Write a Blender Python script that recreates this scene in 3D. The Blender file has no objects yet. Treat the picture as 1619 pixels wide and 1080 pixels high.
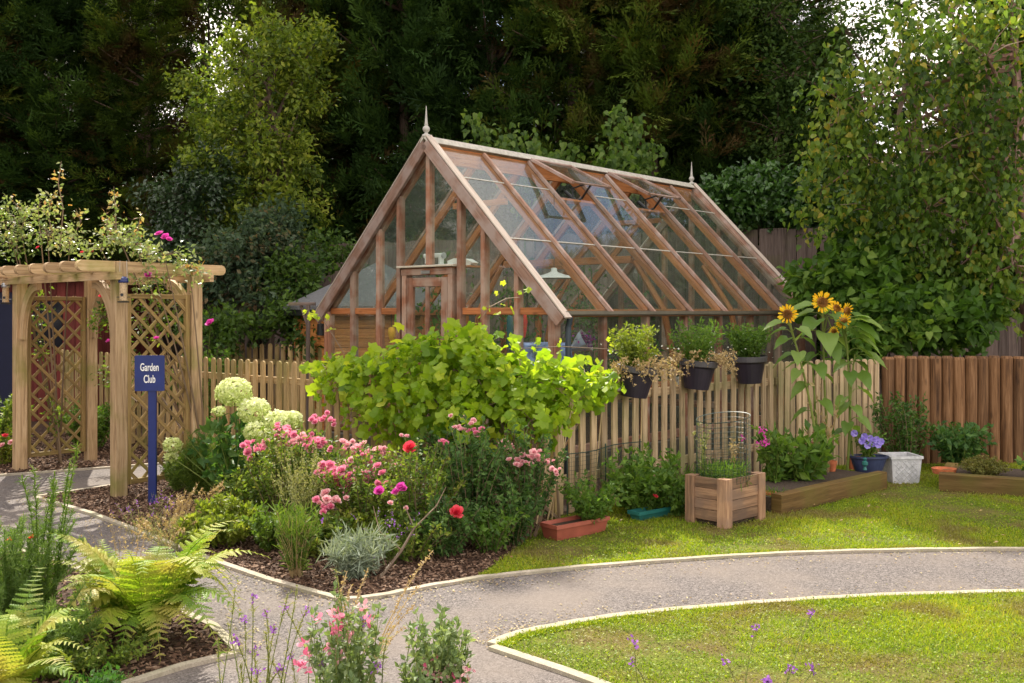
import bpy, math, random
import numpy as np
from mathutils import Vector, Matrix
random.seed(7)
RG = np.random.default_rng(11)
PI = math.pi
scn = bpy.context.scene
COL = scn.collection

# ------------------------------------------------------------------ camera
FPX, CX, HY, EYE = 1598.0, 809.5, 492.0, 1.7      # focal length, centre and horizon in photo pixels
cam_d = bpy.data.cameras.new('camera')
cam = bpy.data.objects.new('camera', cam_d)
COL.objects.link(cam)
cam.location = (0, 0, EYE)
cam.rotation_euler = (math.radians(90), 0, 0)
cam_d.sensor_width = 36
cam_d.lens = 36 * FPX / 1619
cam_d.shift_y = -(540 - HY) / 1619
cam_d.clip_start = 0.05
cam_d.clip_end = 2000
scn.camera = cam
scn.view_settings.view_transform = 'Standard'
scn.view_settings.look = 'None'
scn.view_settings.exposure = 0.86
scn.view_settings.gamma = 1

# ------------------------------------------------------------------ sky and sun
SUN_H = Vector((0.30, -0.90))                       # ground offset of a shadow per metre of height
sun_dir = Vector((-SUN_H.x, -SUN_H.y, 1)).normalized()
world = bpy.data.worlds.new('World')
scn.world = world
world.use_nodes = True
wn = world.node_tree
for n in list(wn.nodes):
    wn.nodes.remove(n)
w_out = wn.nodes.new('ShaderNodeOutputWorld')
w_bg = wn.nodes.new('ShaderNodeBackground')
w_sky = wn.nodes.new('ShaderNodeTexSky')
w_sky.sky_type = 'NISHITA'
w_sky.sun_disc = False
w_sky.sun_elevation = math.asin(sun_dir.z)
w_sky.sun_rotation = math.atan2(sun_dir.x, sun_dir.y)
w_sky.air_density = 1.0
w_sky.dust_density = 1.5
w_tc = wn.nodes.new('ShaderNodeTexCoord')
w_noise = wn.nodes.new('ShaderNodeTexNoise')
w_noise.inputs['Scale'].default_value = 2.6
w_noise.inputs['Detail'].default_value = 7
w_ramp = wn.nodes.new('ShaderNodeValToRGB')
w_ramp.color_ramp.elements[0].position = 0.36
w_ramp.color_ramp.elements[1].position = 0.56
w_mix = wn.nodes.new('ShaderNodeMix')
w_mix.data_type = 'RGBA'
w_mix.inputs[7].default_value = (10.5, 9.5, 8.5, 1)  # sunlit cloud next to the sky's own radiance
wn.links.new(w_tc.outputs['Generated'], w_noise.inputs['Vector'])
wn.links.new(w_noise.outputs['Fac'], w_ramp.inputs['Fac'])
wn.links.new(w_ramp.outputs['Color'], w_mix.inputs[0])
wn.links.new(w_sky.outputs['Color'], w_mix.inputs[6])
wn.links.new(w_mix.outputs[2], w_bg.inputs['Color'])
w_bg.inputs['Strength'].default_value = 0.145
wn.links.new(w_bg.outputs[0], w_out.inputs['Surface'])

sd = bpy.data.lights.new('sun', 'SUN')
sun = bpy.data.objects.new('sun', sd)
COL.objects.link(sun)
sd.energy = 5.0
sd.angle = math.radians(0.55)
sd.color = (1.0, 0.925, 0.79)
sun.rotation_euler = sun_dir.to_track_quat('Z', 'Y').to_euler()
sun.location = (-8, 20, 20)

# ------------------------------------------------------------------ picture to place
def G(px, py, z=0.0):
    """point of the plane at height z that is seen at (px, py)"""
    Y = FPX * (EYE - z) / (py - HY)
    return Vector(((px - CX) / FPX * Y, Y, z))

def W(px, py, Y):
    return Vector(((px - CX) / FPX * Y, Y, EYE - (py - HY) / FPX * Y))

# ------------------------------------------------------------------ mesh builder
def frame(d, n=None):
    d = Vector(d).normalized()
    n = Vector(n) if n is not None else Vector((0, 0, 1))
    if abs(d.dot(n.normalized())) > 0.985:
        n = Vector((0, 1, 0)) if abs(d.y) < 0.9 else Vector((1, 0, 0))
    s = n.cross(d).normalized()
    return d, s, d.cross(s).normalized()            # axis, side, up

class MB:
    def __init__(self):
        self.V = []; self.L = []; self.S = []; self.U = []; self.R = []; self.M = []; self.nv = 0
    def raw(self, verts, loops, sizes, uvs=None, rnd=0.5, mat=0):
        verts = np.asarray(verts, dtype=np.float32).reshape(-1, 3)
        loops = np.asarray(loops, dtype=np.int32); sizes = np.asarray(sizes, dtype=np.int32)
        self.V.append(verts); self.L.append(loops + self.nv); self.S.append(sizes)
        self.U.append(np.zeros((len(loops), 2), np.float32) if uvs is None else np.asarray(uvs, np.float32).reshape(-1, 2))
        self.R.append(np.broadcast_to(np.asarray(rnd, np.float32), (len(sizes),)).copy())
        self.M.append(np.full(len(sizes), mat, np.int32))
        self.nv += len(verts)
        return self
    def faces(self, verts, faces, uvs=None, rnd=None, mat=0):
        if rnd is None: rnd = random.random()
        loops = [i for f in faces for i in f]
        return self.raw([tuple(v) for v in verts], loops, [len(f) for f in faces], uvs, rnd, mat)
    def beam(self, p0, p1, w, h, n=None, ch=0.004, mat=0, rnd=None, jit=0):
        """timber from p0 to p1: width w across, height h along n, edges chamfered by ch"""
        p0 = Vector(p0); p1 = Vector(p1)
        d, s, u = frame(p1 - p0, n)
        a, b = w / 2, h / 2
        ch = min(ch, a * .45, b * .45)
        prof = [(-a + ch, -b), (a - ch, -b), (a, -b + ch), (a, b - ch), (a - ch, b), (-a + ch, b), (-a, b - ch), (-a, -b + ch)]
        return self.extr(prof, p0, p1, n, mat, rnd)
    def extr(self, prof, p0, p1, n=None, mat=0, rnd=None, scale1=1.0):
        p0 = Vector(p0); p1 = Vector(p1)
        d, s, u = frame(p1 - p0, n)
        k = len(prof); L = (p1 - p0).length
        off = random.random() * 40; offv = random.random() * 20
        vs = [p0 + s * x + u * y for x, y in prof] + [p1 + s * x * scale1 + u * y * scale1 for x, y in prof]
        per = [0.0]
        for i in range(k):
            x0, y0 = prof[i]; x1, y1 = prof[(i + 1) % k]
            per.append(per[-1] + math.hypot(x1 - x0, y1 - y0))
        F = []; UV = []
        for i in range(k):
            j = (i + 1) % k
            F.append((i, j, k + j, k + i))
            UV += [(off, offv + per[i]), (off, offv + per[i + 1]), (off + L, offv + per[i + 1]), (off + L, offv + per[i])]
        F.append(tuple(range(k - 1, -1, -1))); UV += [(off + prof[i][0] * .3, offv + prof[i][1]) for i in range(k - 1, -1, -1)]
        F.append(tuple(range(k, 2 * k))); UV += [(off + prof[i][0] * .3, offv + prof[i][1]) for i in range(k)]
        return self.faces(vs, F, UV, rnd, mat)
    def poly(self, pts, mat=0, rnd=None, uv=None):
        return self.faces(pts, [tuple(range(len(pts)))], uv, rnd, mat)
    def slab(self, pts, h, mat=0, rnd=None):
        """closed plate from a ring of points, thickened upwards by vector or height h"""
        hv = Vector((0, 0, h)) if not hasattr(h, '__len__') else Vector(h)
        pts = [Vector(p) for p in pts]; k = len(pts)
        vs = pts + [p + hv for p in pts]
        F = [tuple(range(k - 1, -1, -1)), tuple(range(k, 2 * k))] + [(i, (i + 1) % k, k + (i + 1) % k, k + i) for i in range(k)]
        return self.faces(vs, F, None, rnd, mat)
    def tube(self, pts, rad, sides=6, mat=0, rnd=None, cap=True):
        pts = [Vector(p) for p in pts]; m = len(pts)
        if not hasattr(rad, '__len__'): rad = [rad] * m
        if rnd is None: rnd = random.random()
        vs = []; uvl = [0.0]
        ref = None
        for i in range(m):
            d = (pts[min(i + 1, m - 1)] - pts[max(i - 1, 0)])
            if d.length < 1e-9: d = Vector((0, 0, 1))
            if ref is None:
                _, s, u = frame(d)
            else:
                dn = d.normalized(); s = ref - dn * ref.dot(dn)
                s = s.normalized() if s.length > 1e-6 else frame(d)[1]
                u = dn.cross(s)
            ref = s
            if i: uvl.append(uvl[-1] + (pts[i] - pts[i - 1]).length)
            for k in range(sides):
                a = 2 * PI * k / sides
                vs.append(pts[i] + (s * math.cos(a) + u * math.sin(a)) * rad[i])
        F = []; UV = []
        o1 = random.random() * 9
        for i in range(m - 1):
            for k in range(sides):
                k2 = (k + 1) % sides
                F.append((i * sides + k, i * sides + k2, (i + 1) * sides + k2, (i + 1) * sides + k))
                c = rad[i] * 2 * PI / sides
                UV += [(uvl[i], o1 + c * k), (uvl[i], o1 + c * (k + 1)), (uvl[i + 1], o1 + c * (k + 1)), (uvl[i + 1], o1 + c * k)]
        if cap:
            F.append(tuple(range(sides - 1, -1, -1))); UV += [(0, 0)] * sides
            F.append(tuple((m - 1) * sides + k for k in range(sides))); UV += [(0, 0)] * sides
        return self.faces(vs, F, UV, rnd, mat)
    def lathe(self, c, prof, sides=20, mat=0, rnd=None, axis=None):
        """prof: (radius, height) list turned about an upright axis through c"""
        c = Vector(c)
        ax = Vector(axis).normalized() if axis is not None else Vector((0, 0, 1))
        _, s, u = frame(ax, (0, 1, 0))
        vs = []; F = []; m = len(prof)
        for r, h in prof:
            for k in range(sides):
                a = 2 * PI * k / sides
                vs.append(c + ax * h + (s * math.cos(a) + u * math.sin(a)) * max(r, 1e-4))
        for i in range(m - 1):
            for k in range(sides):
                k2 = (k + 1) % sides
                F.append((i * sides + k, i * sides + k2, (i + 1) * sides + k2, (i + 1) * sides + k))
        UV = [(0, 0)] * (4 * len(F))
        return self.faces(vs, F, UV, rnd, mat)
    def inst(self, T, pos, X, Z, s, rnd=None, mat=0):
        """numpy instances of template T=(verts, loops, sizes): at pos, leaf axis X, face normal Z, size s"""
        tv, tl, ts = T
        pos = np.asarray(pos, np.float64); N = len(pos)
        if N == 0: return self
        X = np.broadcast_to(np.asarray(X, np.float64), (N, 3)); Z = np.broadcast_to(np.asarray(Z, np.float64), (N, 3))
        X = X / (np.linalg.norm(X, axis=1, keepdims=True) + 1e-9)
        Z = Z - X * np.sum(X * Z, axis=1, keepdims=True)
        Z = Z / (np.linalg.norm(Z, axis=1, keepdims=True) + 1e-9)
        Yv = np.cross(Z, X)
        s = np.asarray(s, np.float64)
        if s.ndim == 0: s = np.full(N, float(s))
        if s.ndim == 1: s = np.repeat(s[:, None], 3, 1)
        loc = tv[None] * s[:, None, :]
        v = pos[:, None, :] + loc[..., 0:1] * X[:, None] + loc[..., 1:2] * Yv[:, None] + loc[..., 2:3] * Z[:, None]
        nvt = len(tv)
        L = (tl[None] + (np.arange(N) * nvt)[:, None]).ravel()
        S = np.tile(ts, N)
        if rnd is None: rnd = RG.random(N)
        rnd = np.repeat(np.broadcast_to(np.asarray(rnd, np.float64), (N,)), len(ts))
        return self.raw(v.reshape(-1, 3), L, S, None, rnd, mat)
    def mesh(self, name, mats, off=(0, 0, 0), smooth=False):
        me = bpy.data.meshes.new(name)
        V = np.concatenate(self.V) - np.asarray(off, np.float32)
        L = np.concatenate(self.L); S = np.concatenate(self.S)
        me.vertices.add(len(V)); me.vertices.foreach_set('co', V.astype(np.float32).ravel())
        me.loops.add(len(L)); me.loops.foreach_set('vertex_index', L)
        st = np.concatenate(([0], np.cumsum(S)[:-1])).astype(np.int32)
        me.polygons.add(len(S)); me.polygons.foreach_set('loop_start', st)
        me.polygons.foreach_set('material_index', np.concatenate(self.M))
        if smooth: me.polygons.foreach_set('use_smooth', np.ones(len(S), bool))
        uv = me.uv_layers.new(name='UVMap'); uv.data.foreach_set('uv', np.concatenate(self.U).ravel())
        at = me.attributes.new('rnd', 'FLOAT', 'FACE'); at.data.foreach_set('value', np.concatenate(self.R))
        me.update(calc_edges=True)
        if not smooth: me.shade_flat()
        for m in (mats if isinstance(mats, (list, tuple)) else [mats]):
            me.materials.append(m)
        return me
    def build(self, name, mats, parent=None, smooth=False, loc=None, label=None):
        """links the mesh as ONE object; its coordinates are given in the world"""
        off = Vector((0, 0, 0)); p = parent
        while p is not None:
            off += p.location; p = p.parent
        if parent is None and loc is not None: off = Vector(loc)
        o = bpy.data.objects.new(name, self.mesh(name, mats, off, smooth))
        COL.objects.link(o)
        if parent is not None: o.parent = parent
        elif loc is not None: o.location = loc
        if label: o['label'] = label
        return o

def thing(name, label, cat, loc=(0, 0, 0), group=None):
    o = bpy.data.objects.new(name, None); COL.objects.link(o)
    o.empty_display_size = 0.1
    o.location = loc; o['label'] = label; o['category'] = cat
    if group: o['group'] = group
    return o
def tag(o, label, cat, group=None):
    o['label'] = label; o['category'] = cat
    if group: o['group'] = group
    return o
def kind(o, k, label=None):
    o['kind'] = k
    if label: o['label'] = label
    return o
def put(name, me, parent, loc, rz=0.0, rot=None, sc=None):
    """an object sharing mesh me, at world loc, under parent (which is not turned)"""
    o = bpy.data.objects.new(name, me); COL.objects.link(o)
    off = Vector((0, 0, 0)); p = parent
    while p is not None:
        off += p.location; p = p.parent
    o.parent = parent; o.location = Vector(loc) - off
    o.rotation_euler = rot if rot is not None else (0, 0, rz)
    if sc is not None: o.scale = sc
    return o
def copy_tree(o, parent=None):
    c = o.copy(); COL.objects.link(c)
    if parent is not None: c.parent = parent
    for ch in [x for x in o.children]:
        copy_tree(ch, c)
    return c

# ------------------------------------------------------------------ materials
def new_mat(name):
    m = bpy.data.materials.new(name); m.use_nodes = True
    nt = m.node_tree
    for n in list(nt.nodes): nt.nodes.remove(n)
    out = nt.nodes.new('ShaderNodeOutputMaterial')
    return m, nt, out
def N(nt, t, **kw):
    n = nt.nodes.new(t)
    for k, v in kw.items():
        if k.startswith('i_'): n.inputs[k[2:].replace('_', ' ')].default_value = v
        else: setattr(n, k, v)
    return n
def ramp(nt, stops, interp='LINEAR'):
    r = nt.nodes.new('ShaderNodeValToRGB'); cr = r.color_ramp; cr.interpolation = interp
    while len(cr.elements) > 1: cr.elements.remove(cr.elements[-1])
    cr.elements[0].position = stops[0][0]; cr.elements[0].color = (*stops[0][1], 1)
    for p, c in stops[1:]:
        e = cr.elements.new(p); e.color = (*c, 1)
    return r
def mixc(nt, a, b, f, mode='MIX'):
    m = nt.nodes.new('ShaderNodeMix'); m.data_type = 'RGBA'; m.blend_type = mode
    for sock, v in ((0, f), (6, a), (7, b)):
        if hasattr(v, 'is_linked') or hasattr(v, 'links'): nt.links.new(v, m.inputs[sock])
        elif sock == 0: m.inputs[0].default_value = v
        else: m.inputs[sock].default_value = (*v, 1)
    return m.outputs[2]
def g3(v): return (v, v, v)

def leafmat(name, cols, trans=0.45, rough=0.55, spec=0.35, tboost=1.5, blotch=None, bscale=6.0, tblue=.5):
    """leaf colour by each leaf's own random value; light shines through the blade"""
    m, nt, out = new_mat(name)
    at = N(nt, 'ShaderNodeAttribute', attribute_name='rnd')
    k = len(cols)
    r = ramp(nt, [(i / max(1, k - 1), c) for i, c in enumerate(cols)])
    nt.links.new(at.outputs['Fac'], r.inputs['Fac'])
    col = r.outputs['Color']
    if blotch:
        no = N(nt, 'ShaderNodeTexNoise'); no.inputs['Scale'].default_value = bscale
        geo = N(nt, 'ShaderNodeNewGeometry'); nt.links.new(geo.outputs['Position'], no.inputs['Vector'])
        rr = ramp(nt, [(0.5, g3(0)), (0.66, g3(1))]); nt.links.new(no.outputs['Fac'], rr.inputs['Fac'])
        col = mixc(nt, col, blotch, rr.outputs['Color'])
    p = N(nt, 'ShaderNodeBsdfPrincipled'); p.inputs['Roughness'].default_value = rough
    p.inputs['Specular IOR Level'].default_value = spec
    nt.links.new(col, p.inputs['Base Color'])
    t = N(nt, 'ShaderNodeBsdfTranslucent')
    tc = mixc(nt, col, (tboost, tboost * 1.0, tboost * tblue), 1.0, 'MULTIPLY')
    nt.links.new(tc, t.inputs['Color'])
    mx = N(nt, 'ShaderNodeMixShader'); mx.inputs[0].default_value = trans
    nt.links.new(p.outputs[0], mx.inputs[1]); nt.links.new(t.outputs[0], mx.inputs[2])
    nt.links.new(mx.outputs[0], out.inputs['Surface'])
    return m

def plain(name, col, rough=0.6, metal=0.0, spec=0.5, noise=0.12, nscale=8.0, bump=0.0, emit=None):
    m, nt, out = new_mat(name)
    p = N(nt, 'ShaderNodeBsdfPrincipled'); p.inputs['Roughness'].default_value = rough
    p.inputs['Metallic'].default_value = metal; p.inputs['Specular IOR Level'].default_value = spec
    no = N(nt, 'ShaderNodeTexNoise'); no.inputs['Scale'].default_value = nscale; no.inputs['Detail'].default_value = 5
    tc = N(nt, 'ShaderNodeTexCoord'); nt.links.new(tc.outputs['Object'], no.inputs['Vector'])
    r = ramp(nt, [(0.3, tuple(c * (1 - noise) for c in col)), (0.7, tuple(min(1, c * (1 + noise)) for c in col))])
    nt.links.new(no.outputs['Fac'], r.inputs['Fac']); nt.links.new(r.outputs['Color'], p.inputs['Base Color'])
    if bump:
        b = N(nt, 'ShaderNodeBump'); b.inputs['Strength'].default_value = bump; b.inputs['Distance'].default_value = 0.01
        nt.links.new(no.outputs['Fac'], b.inputs['Height']); nt.links.new(b.outputs[0], p.inputs['Normal'])
    nt.links.new(p.outputs[0], out.inputs['Surface'])
    return m

def wood(name, base, dark, light, algae=None, algae_amt=0.5, grain=34, rough=0.75, weather=None, obj_rand=0.25, knots=True):
    """timber: grain runs along the first texture axis of every board"""
    m, nt, out = new_mat(name)
    uv = N(nt, 'ShaderNodeUVMap', uv_map='UVMap')
    oi = N(nt, 'ShaderNodeObjectInfo')
    mp = N(nt, 'ShaderNodeMapping'); mp.inputs['Scale'].default_value = (1.6, grain, 1)
    add = N(nt, 'ShaderNodeVectorMath', operation='ADD')
    sc = N(nt, 'ShaderNodeVectorMath', operation='SCALE'); sc.inputs['Scale'].default_value = 31.0
    cmb = N(nt, 'ShaderNodeCombineXYZ')
    nt.links.new(oi.outputs['Random'], cmb.inputs[0]); nt.links.new(oi.outputs['Random'], cmb.inputs[1])
    nt.links.new(cmb.outputs[0], sc.inputs[0])
    nt.links.new(uv.outputs[0], add.inputs[0]); nt.links.new(sc.outputs[0], add.inputs[1])
    nt.links.new(add.outputs[0], mp.inputs['Vector'])
    n1 = N(nt, 'ShaderNodeTexNoise'); n1.inputs['Scale'].default_value = 1.0; n1.inputs['Detail'].default_value = 6
    n1.inputs['Roughness'].default_value = 0.65; n1.inputs['Distortion'].default_value = 0.7
    nt.links.new(mp.outputs[0], n1.inputs['Vector'])
    r = ramp(nt, [(0.28, dark), (0.5, base), (0.75, light)])
    nt.links.new(n1.outputs['Fac'], r.inputs['Fac'])
    col = r.outputs['Color']
    # fine cracks along the grain
    mp2 = N(nt, 'ShaderNodeMapping'); mp2.inputs['Scale'].default_value = (5, grain * 5, 1)
    nt.links.new(add.outputs[0], mp2.inputs['Vector'])
    n2 = N(nt, 'ShaderNodeTexNoise'); n2.inputs['Scale'].default_value = 1.0; n2.inputs['Detail'].default_value = 3
    nt.links.new(mp2.outputs[0], n2.inputs['Vector'])
    r2 = ramp(nt, [(0.30, g3(0.45)), (0.42, g3(1))]); nt.links.new(n2.outputs['Fac'], r2.inputs['Fac'])
    col = mixc(nt, col, r2.outputs['Color'], 0.8, 'MULTIPLY')
    if knots:
        vo = N(nt, 'ShaderNodeTexVoronoi'); mp3 = N(nt, 'ShaderNodeMapping'); mp3.inputs['Scale'].default_value = (2.2, 7, 1)
        vo.inputs['Scale'].default_value = 1.0
        nt.links.new(add.outputs[0], mp3.inputs['Vector']); nt.links.new(mp3.outputs[0], vo.inputs['Vector'])
        r3 = ramp(nt, [(0.05, g3(0.35)), (0.12, g3(1))]); nt.links.new(vo.outputs['Distance'], r3.inputs['Fac'])
        col = mixc(nt, col, r3.outputs['Color'], 0.7, 'MULTIPLY')
    geo = N(nt, 'ShaderNodeNewGeometry')
    n4 = N(nt, 'ShaderNodeTexNoise'); n4.inputs['Scale'].default_value = 2.3; n4.inputs['Detail'].default_value = 5
    nt.links.new(geo.outputs['Position'], n4.inputs['Vector'])
    if algae:
        r4 = ramp(nt, [(0.62 - algae_amt * .3, g3(0)), (0.72, g3(0.85))]); nt.links.new(n4.outputs['Fac'], r4.inputs['Fac'])
        col = mixc(nt, col, algae, r4.outputs['Color'])
    if weather:
        n5 = N(nt, 'ShaderNodeTexNoise'); n5.inputs['Scale'].default_value = 5.1; n5.inputs['Detail'].default_value = 6
        nt.links.new(geo.outputs['Position'], n5.inputs['Vector'])
        r5 = ramp(nt, [(0.42, g3(0)), (0.62, g3(0.8))]); nt.links.new(n5.outputs['Fac'], r5.inputs['Fac'])
        col = mixc(nt, col, weather, r5.outputs['Color'])
    at = N(nt, 'ShaderNodeAttribute', attribute_name='rnd')
    ad = N(nt, 'ShaderNodeMath', operation='ADD'); nt.links.new(at.outputs['Fac'], ad.inputs[0]); nt.links.new(oi.outputs['Random'], ad.inputs[1])
    fr = N(nt, 'ShaderNodeMath', operation='FRACT'); nt.links.new(ad.outputs[0], fr.inputs[0])
    mr = N(nt, 'ShaderNodeMapRange'); mr.inputs['To Min'].default_value = 1 - obj_rand; mr.inputs['To Max'].default_value = 1 + obj_rand
    nt.links.new(fr.outputs[0], mr.inputs['Value'])
    mv = N(nt, 'ShaderNodeVectorMath', operation='SCALE'); nt.links.new(col, mv.inputs[0]); nt.links.new(mr.outputs[0], mv.inputs['Scale'])
    p = N(nt, 'ShaderNodeBsdfPrincipled'); p.inputs['Roughness'].default_value = rough; p.inputs['Specular IOR Level'].default_value = 0.3
    nt.links.new(mv.outputs[0], p.inputs['Base Color'])
    b = N(nt, 'ShaderNodeBump'); b.inputs['Strength'].default_value = 0.5; b.inputs['Distance'].default_value = 0.004
    nt.links.new(n1.outputs['Fac'], b.inputs['Height']); nt.links.new(b.outputs[0], p.inputs['Normal'])
    nt.links.new(p.outputs[0], out.inputs['Surface'])
    return m

def glassmat(name, tint=(0.93, 0.965, 0.95), dirt=0.10, dirtcol=(0.55, 0.6, 0.52), ior=1.5):
    """thin pane: clear with a mirror share that rises at grazing angles, and a film of dirt"""
    m, nt, out = new_mat(name)
    tr = N(nt, 'ShaderNodeBsdfTransparent'); tr.inputs[0].default_value = (*tint, 1)
    gl = N(nt, 'ShaderNodeBsdfGlossy'); gl.inputs['Roughness'].default_value = 0.03; gl.inputs[0].default_value = (1, 1, 1, 1)
    lw = N(nt, 'ShaderNodeLayerWeight'); lw.inputs['Blend'].default_value = 0.5
    fr = N(nt, 'ShaderNodeMath', operation='POWER'); fr.inputs[1].default_value = 5.0; nt.links.new(lw.outputs['Facing'], fr.inputs[0])
    nb = N(nt, 'ShaderNodeTexNoise'); nb.inputs['Scale'].default_value = 3.0; nb.inputs['Detail'].default_value = 2
    geo = N(nt, 'ShaderNodeNewGeometry'); nt.links.new(geo.outputs['Position'], nb.inputs['Vector'])
    bp = N(nt, 'ShaderNodeBump'); bp.inputs['Strength'].default_value = 0.03; bp.inputs['Distance'].default_value = 0.01
    nt.links.new(nb.outputs['Fac'], bp.inputs['Height']); bp.inputs['Strength'].default_value = 0.0
    mf = N(nt, 'ShaderNodeMath', operation='MULTIPLY_ADD', use_clamp=True); mf.inputs[1].default_value = .6; mf.inputs[2].default_value = .03
    nt.links.new(fr.outputs[0], mf.inputs[0])
    m1 = N(nt, 'ShaderNodeMixShader'); nt.links.new(mf.outputs[0], m1.inputs[0])
    nt.links.new(tr.outputs[0], m1.inputs[1]); nt.links.new(gl.outputs[0], m1.inputs[2])
    df = N(nt, 'ShaderNodeBsdfDiffuse'); df.inputs[0].default_value = (*dirtcol, 1)
    tl = N(nt, 'ShaderNodeBsdfTranslucent'); tl.inputs[0].default_value = (*dirtcol, 1)
    dm = N(nt, 'ShaderNodeMixShader'); dm.inputs[0].default_value = 0.5
    nt.links.new(df.outputs[0], dm.inputs[1]); nt.links.new(tl.outputs[0], dm.inputs[2])
    nd = N(nt, 'ShaderNodeTexNoise'); nd.inputs['Scale'].default_value = 9.0; nd.inputs['Detail'].default_value = 9; nd.inputs['Roughness'].default_value = 0.75
    nt.links.new(geo.outputs['Position'], nd.inputs['Vector'])
    mr = N(nt, 'ShaderNodeMapRange'); mr.inputs['From Min'].default_value = 0.35; mr.inputs['From Max'].default_value = 0.75
    mr.inputs['To Min'].default_value = dirt * .35; mr.inputs['To Max'].default_value = dirt * 2.4
    nt.links.new(nd.outputs['Fac'], mr.inputs['Value'])
    m2 = N(nt, 'ShaderNodeMixShader'); nt.links.new(mr.outputs[0], m2.inputs[0])
    nt.links.new(m1.outputs[0], m2.inputs[1]); nt.links.new(dm.outputs[0], m2.inputs[2])
    nt.links.new(m2.outputs[0], out.inputs['Surface'])
    return m

def groundmat(name, stops, scale, bump=0.4, bdist=0.02, fine=None, big=None, rough=0.9, detail=8):
    m, nt, out = new_mat(name)
    geo = N(nt, 'ShaderNodeNewGeometry')
    n1 = N(nt, 'ShaderNodeTexNoise'); n1.inputs['Scale'].default_value = scale; n1.inputs['Detail'].default_value = detail
    n1.inputs['Roughness'].default_value = 0.7
    nt.links.new(geo.outputs['Position'], n1.inputs['Vector'])
    r = ramp(nt, stops); nt.links.new(n1.outputs['Fac'], r.inputs['Fac'])
    col = r.outputs['Color']
    if fine:
        n2 = N(nt, 'ShaderNodeTexVoronoi'); n2.inputs['Scale'].default_value = fine[0]
        nt.links.new(geo.outputs['Position'], n2.inputs['Vector'])
        sp = N(nt, 'ShaderNodeSeparateColor'); nt.links.new(n2.outputs['Color'], sp.inputs[0])
        mr = N(nt, 'ShaderNodeMapRange'); mr.inputs['To Min'].default_value = 1 - fine[1]; mr.inputs['To Max'].default_value = 1 + fine[1]
        nt.links.new(sp.outputs[0], mr.inputs['Value'])
        mv = N(nt, 'ShaderNodeVectorMath', operation='SCALE'); nt.links.new(col, mv.inputs[0]); nt.links.new(mr.outputs[0], mv.inputs['Scale'])
        col = mv.outputs[0]
    if big:
        n3 = N(nt, 'ShaderNodeTexNoise'); n3.inputs['Scale'].default_value = big[0]; n3.inputs['Detail'].default_value = 5
        nt.links.new(geo.outputs['Position'], n3.inputs['Vector'])
        r3 = ramp(nt, [(0.42, g3(0)), (0.64, g3(1))]); nt.links.new(n3.outputs['Fac'], r3.inputs['Fac'])
        mm = N(nt, 'ShaderNodeMath', operation='MULTIPLY'); mm.inputs[1].default_value = big[2]; nt.links.new(r3.outputs['Color'], mm.inputs[0])
        col = mixc(nt, col, big[1], mm.outputs[0])
    p = N(nt, 'ShaderNodeBsdfPrincipled'); p.inputs['Roughness'].default_value = rough; p.inputs['Specular IOR Level'].default_value = 0.25
    nt.links.new(col, p.inputs['Base Color'])
    b = N(nt, 'ShaderNodeBump'); b.inputs['Strength'].default_value = bump; b.inputs['Distance'].default_value = bdist
    nb = N(nt, 'ShaderNodeTexNoise'); nb.inputs['Scale'].default_value = (fine[0] if fine else scale * 4); nb.inputs['Detail'].default_value = 4
    nt.links.new(geo.outputs['Position'], nb.inputs['Vector'])
    nt.links.new(nb.outputs['Fac'], b.inputs['Height']); nt.links.new(b.outputs[0], p.inputs['Normal'])
    nt.links.new(p.outputs[0], out.inputs['Surface'])
    return m

# ------------------------------------------------------------------ leaf templates
def T(verts, faces):
    return (np.array(verts, np.float64), np.array([i for f in faces for i in f], np.int32), np.array([len(f) for f in faces], np.int32))
T_LEAF = T([(0, 0, 0), (.42, .27, .07), (1, 0, -.10), (.42, -.27, .07), (.5, 0, 0)], [(0, 4, 1), (4, 2, 1), (0, 3, 4), (4, 3, 2)])
T_SMALL = T([(0, 0, 0), (.45, .3, .08), (1, 0, -.06), (.45, -.3, .08)], [(0, 2, 1), (0, 3, 2)])
T_NEEDLE = T([(0, .05, 0), (0, -.05, 0), (.7, -.045, .03), (1, 0, 0), (.7, .045, .03)], [(0, 1, 2, 3, 4)])
T_BLADE = T([(0, .5, 0), (0, -.5, 0), (.6, -.3, .06), (1, 0, .22), (.6, .3, .06)], [(0, 1, 2, 4), (4, 2, 3)])
T_HEART = T([(0, 0, 0), (-.06, .2, .05), (.18, .38, .08), (.55, .28, .03), (1, 0, -.16), (.55, -.28, .03), (.18, -.38, .08), (-.06, -.2, .05), (.5, 0, -.02)],
            [(0, 8, 2, 1), (8, 3, 2), (8, 4, 3), (0, 7, 6, 8), (8, 6, 5), (8, 5, 4)])
def _lobed(lobes=5, n=20, deep=.3):
    vs = [(.42, 0, -.03)]; k = n
    for i in range(k):
        a = -PI + 2 * PI * (i + .5) / k
        ph = (a / (2 * PI) * lobes) % 1.0
        r = .52 * (1 - deep * (0.5 - 0.5 * math.cos(2 * PI * ph)) if True else 1)
        r *= 1 + .08 * (1 if i % 2 else -1)
        if abs(a) > PI * .88: r *= .55
        r *= 1 + .22 * max(0, math.cos(a))
        vs.append((.42 + r * math.cos(a), r * math.sin(a), .10 * math.sin(a * 2.5) - .10 * r))
    F = [(0, 1 + i, 1 + (i + 1) % k) for i in range(k)]
    return T(vs, F)
T_LOBED = _lobed()
T_PETAL = T([(0, 0, 0), (.5, .34, .08), (.9, .22, .2), (1, 0, .26), (.9, -.22, .2), (.5, -.34, .08)], [(0, 3, 2, 1), (0, 5, 4, 3)])
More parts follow.
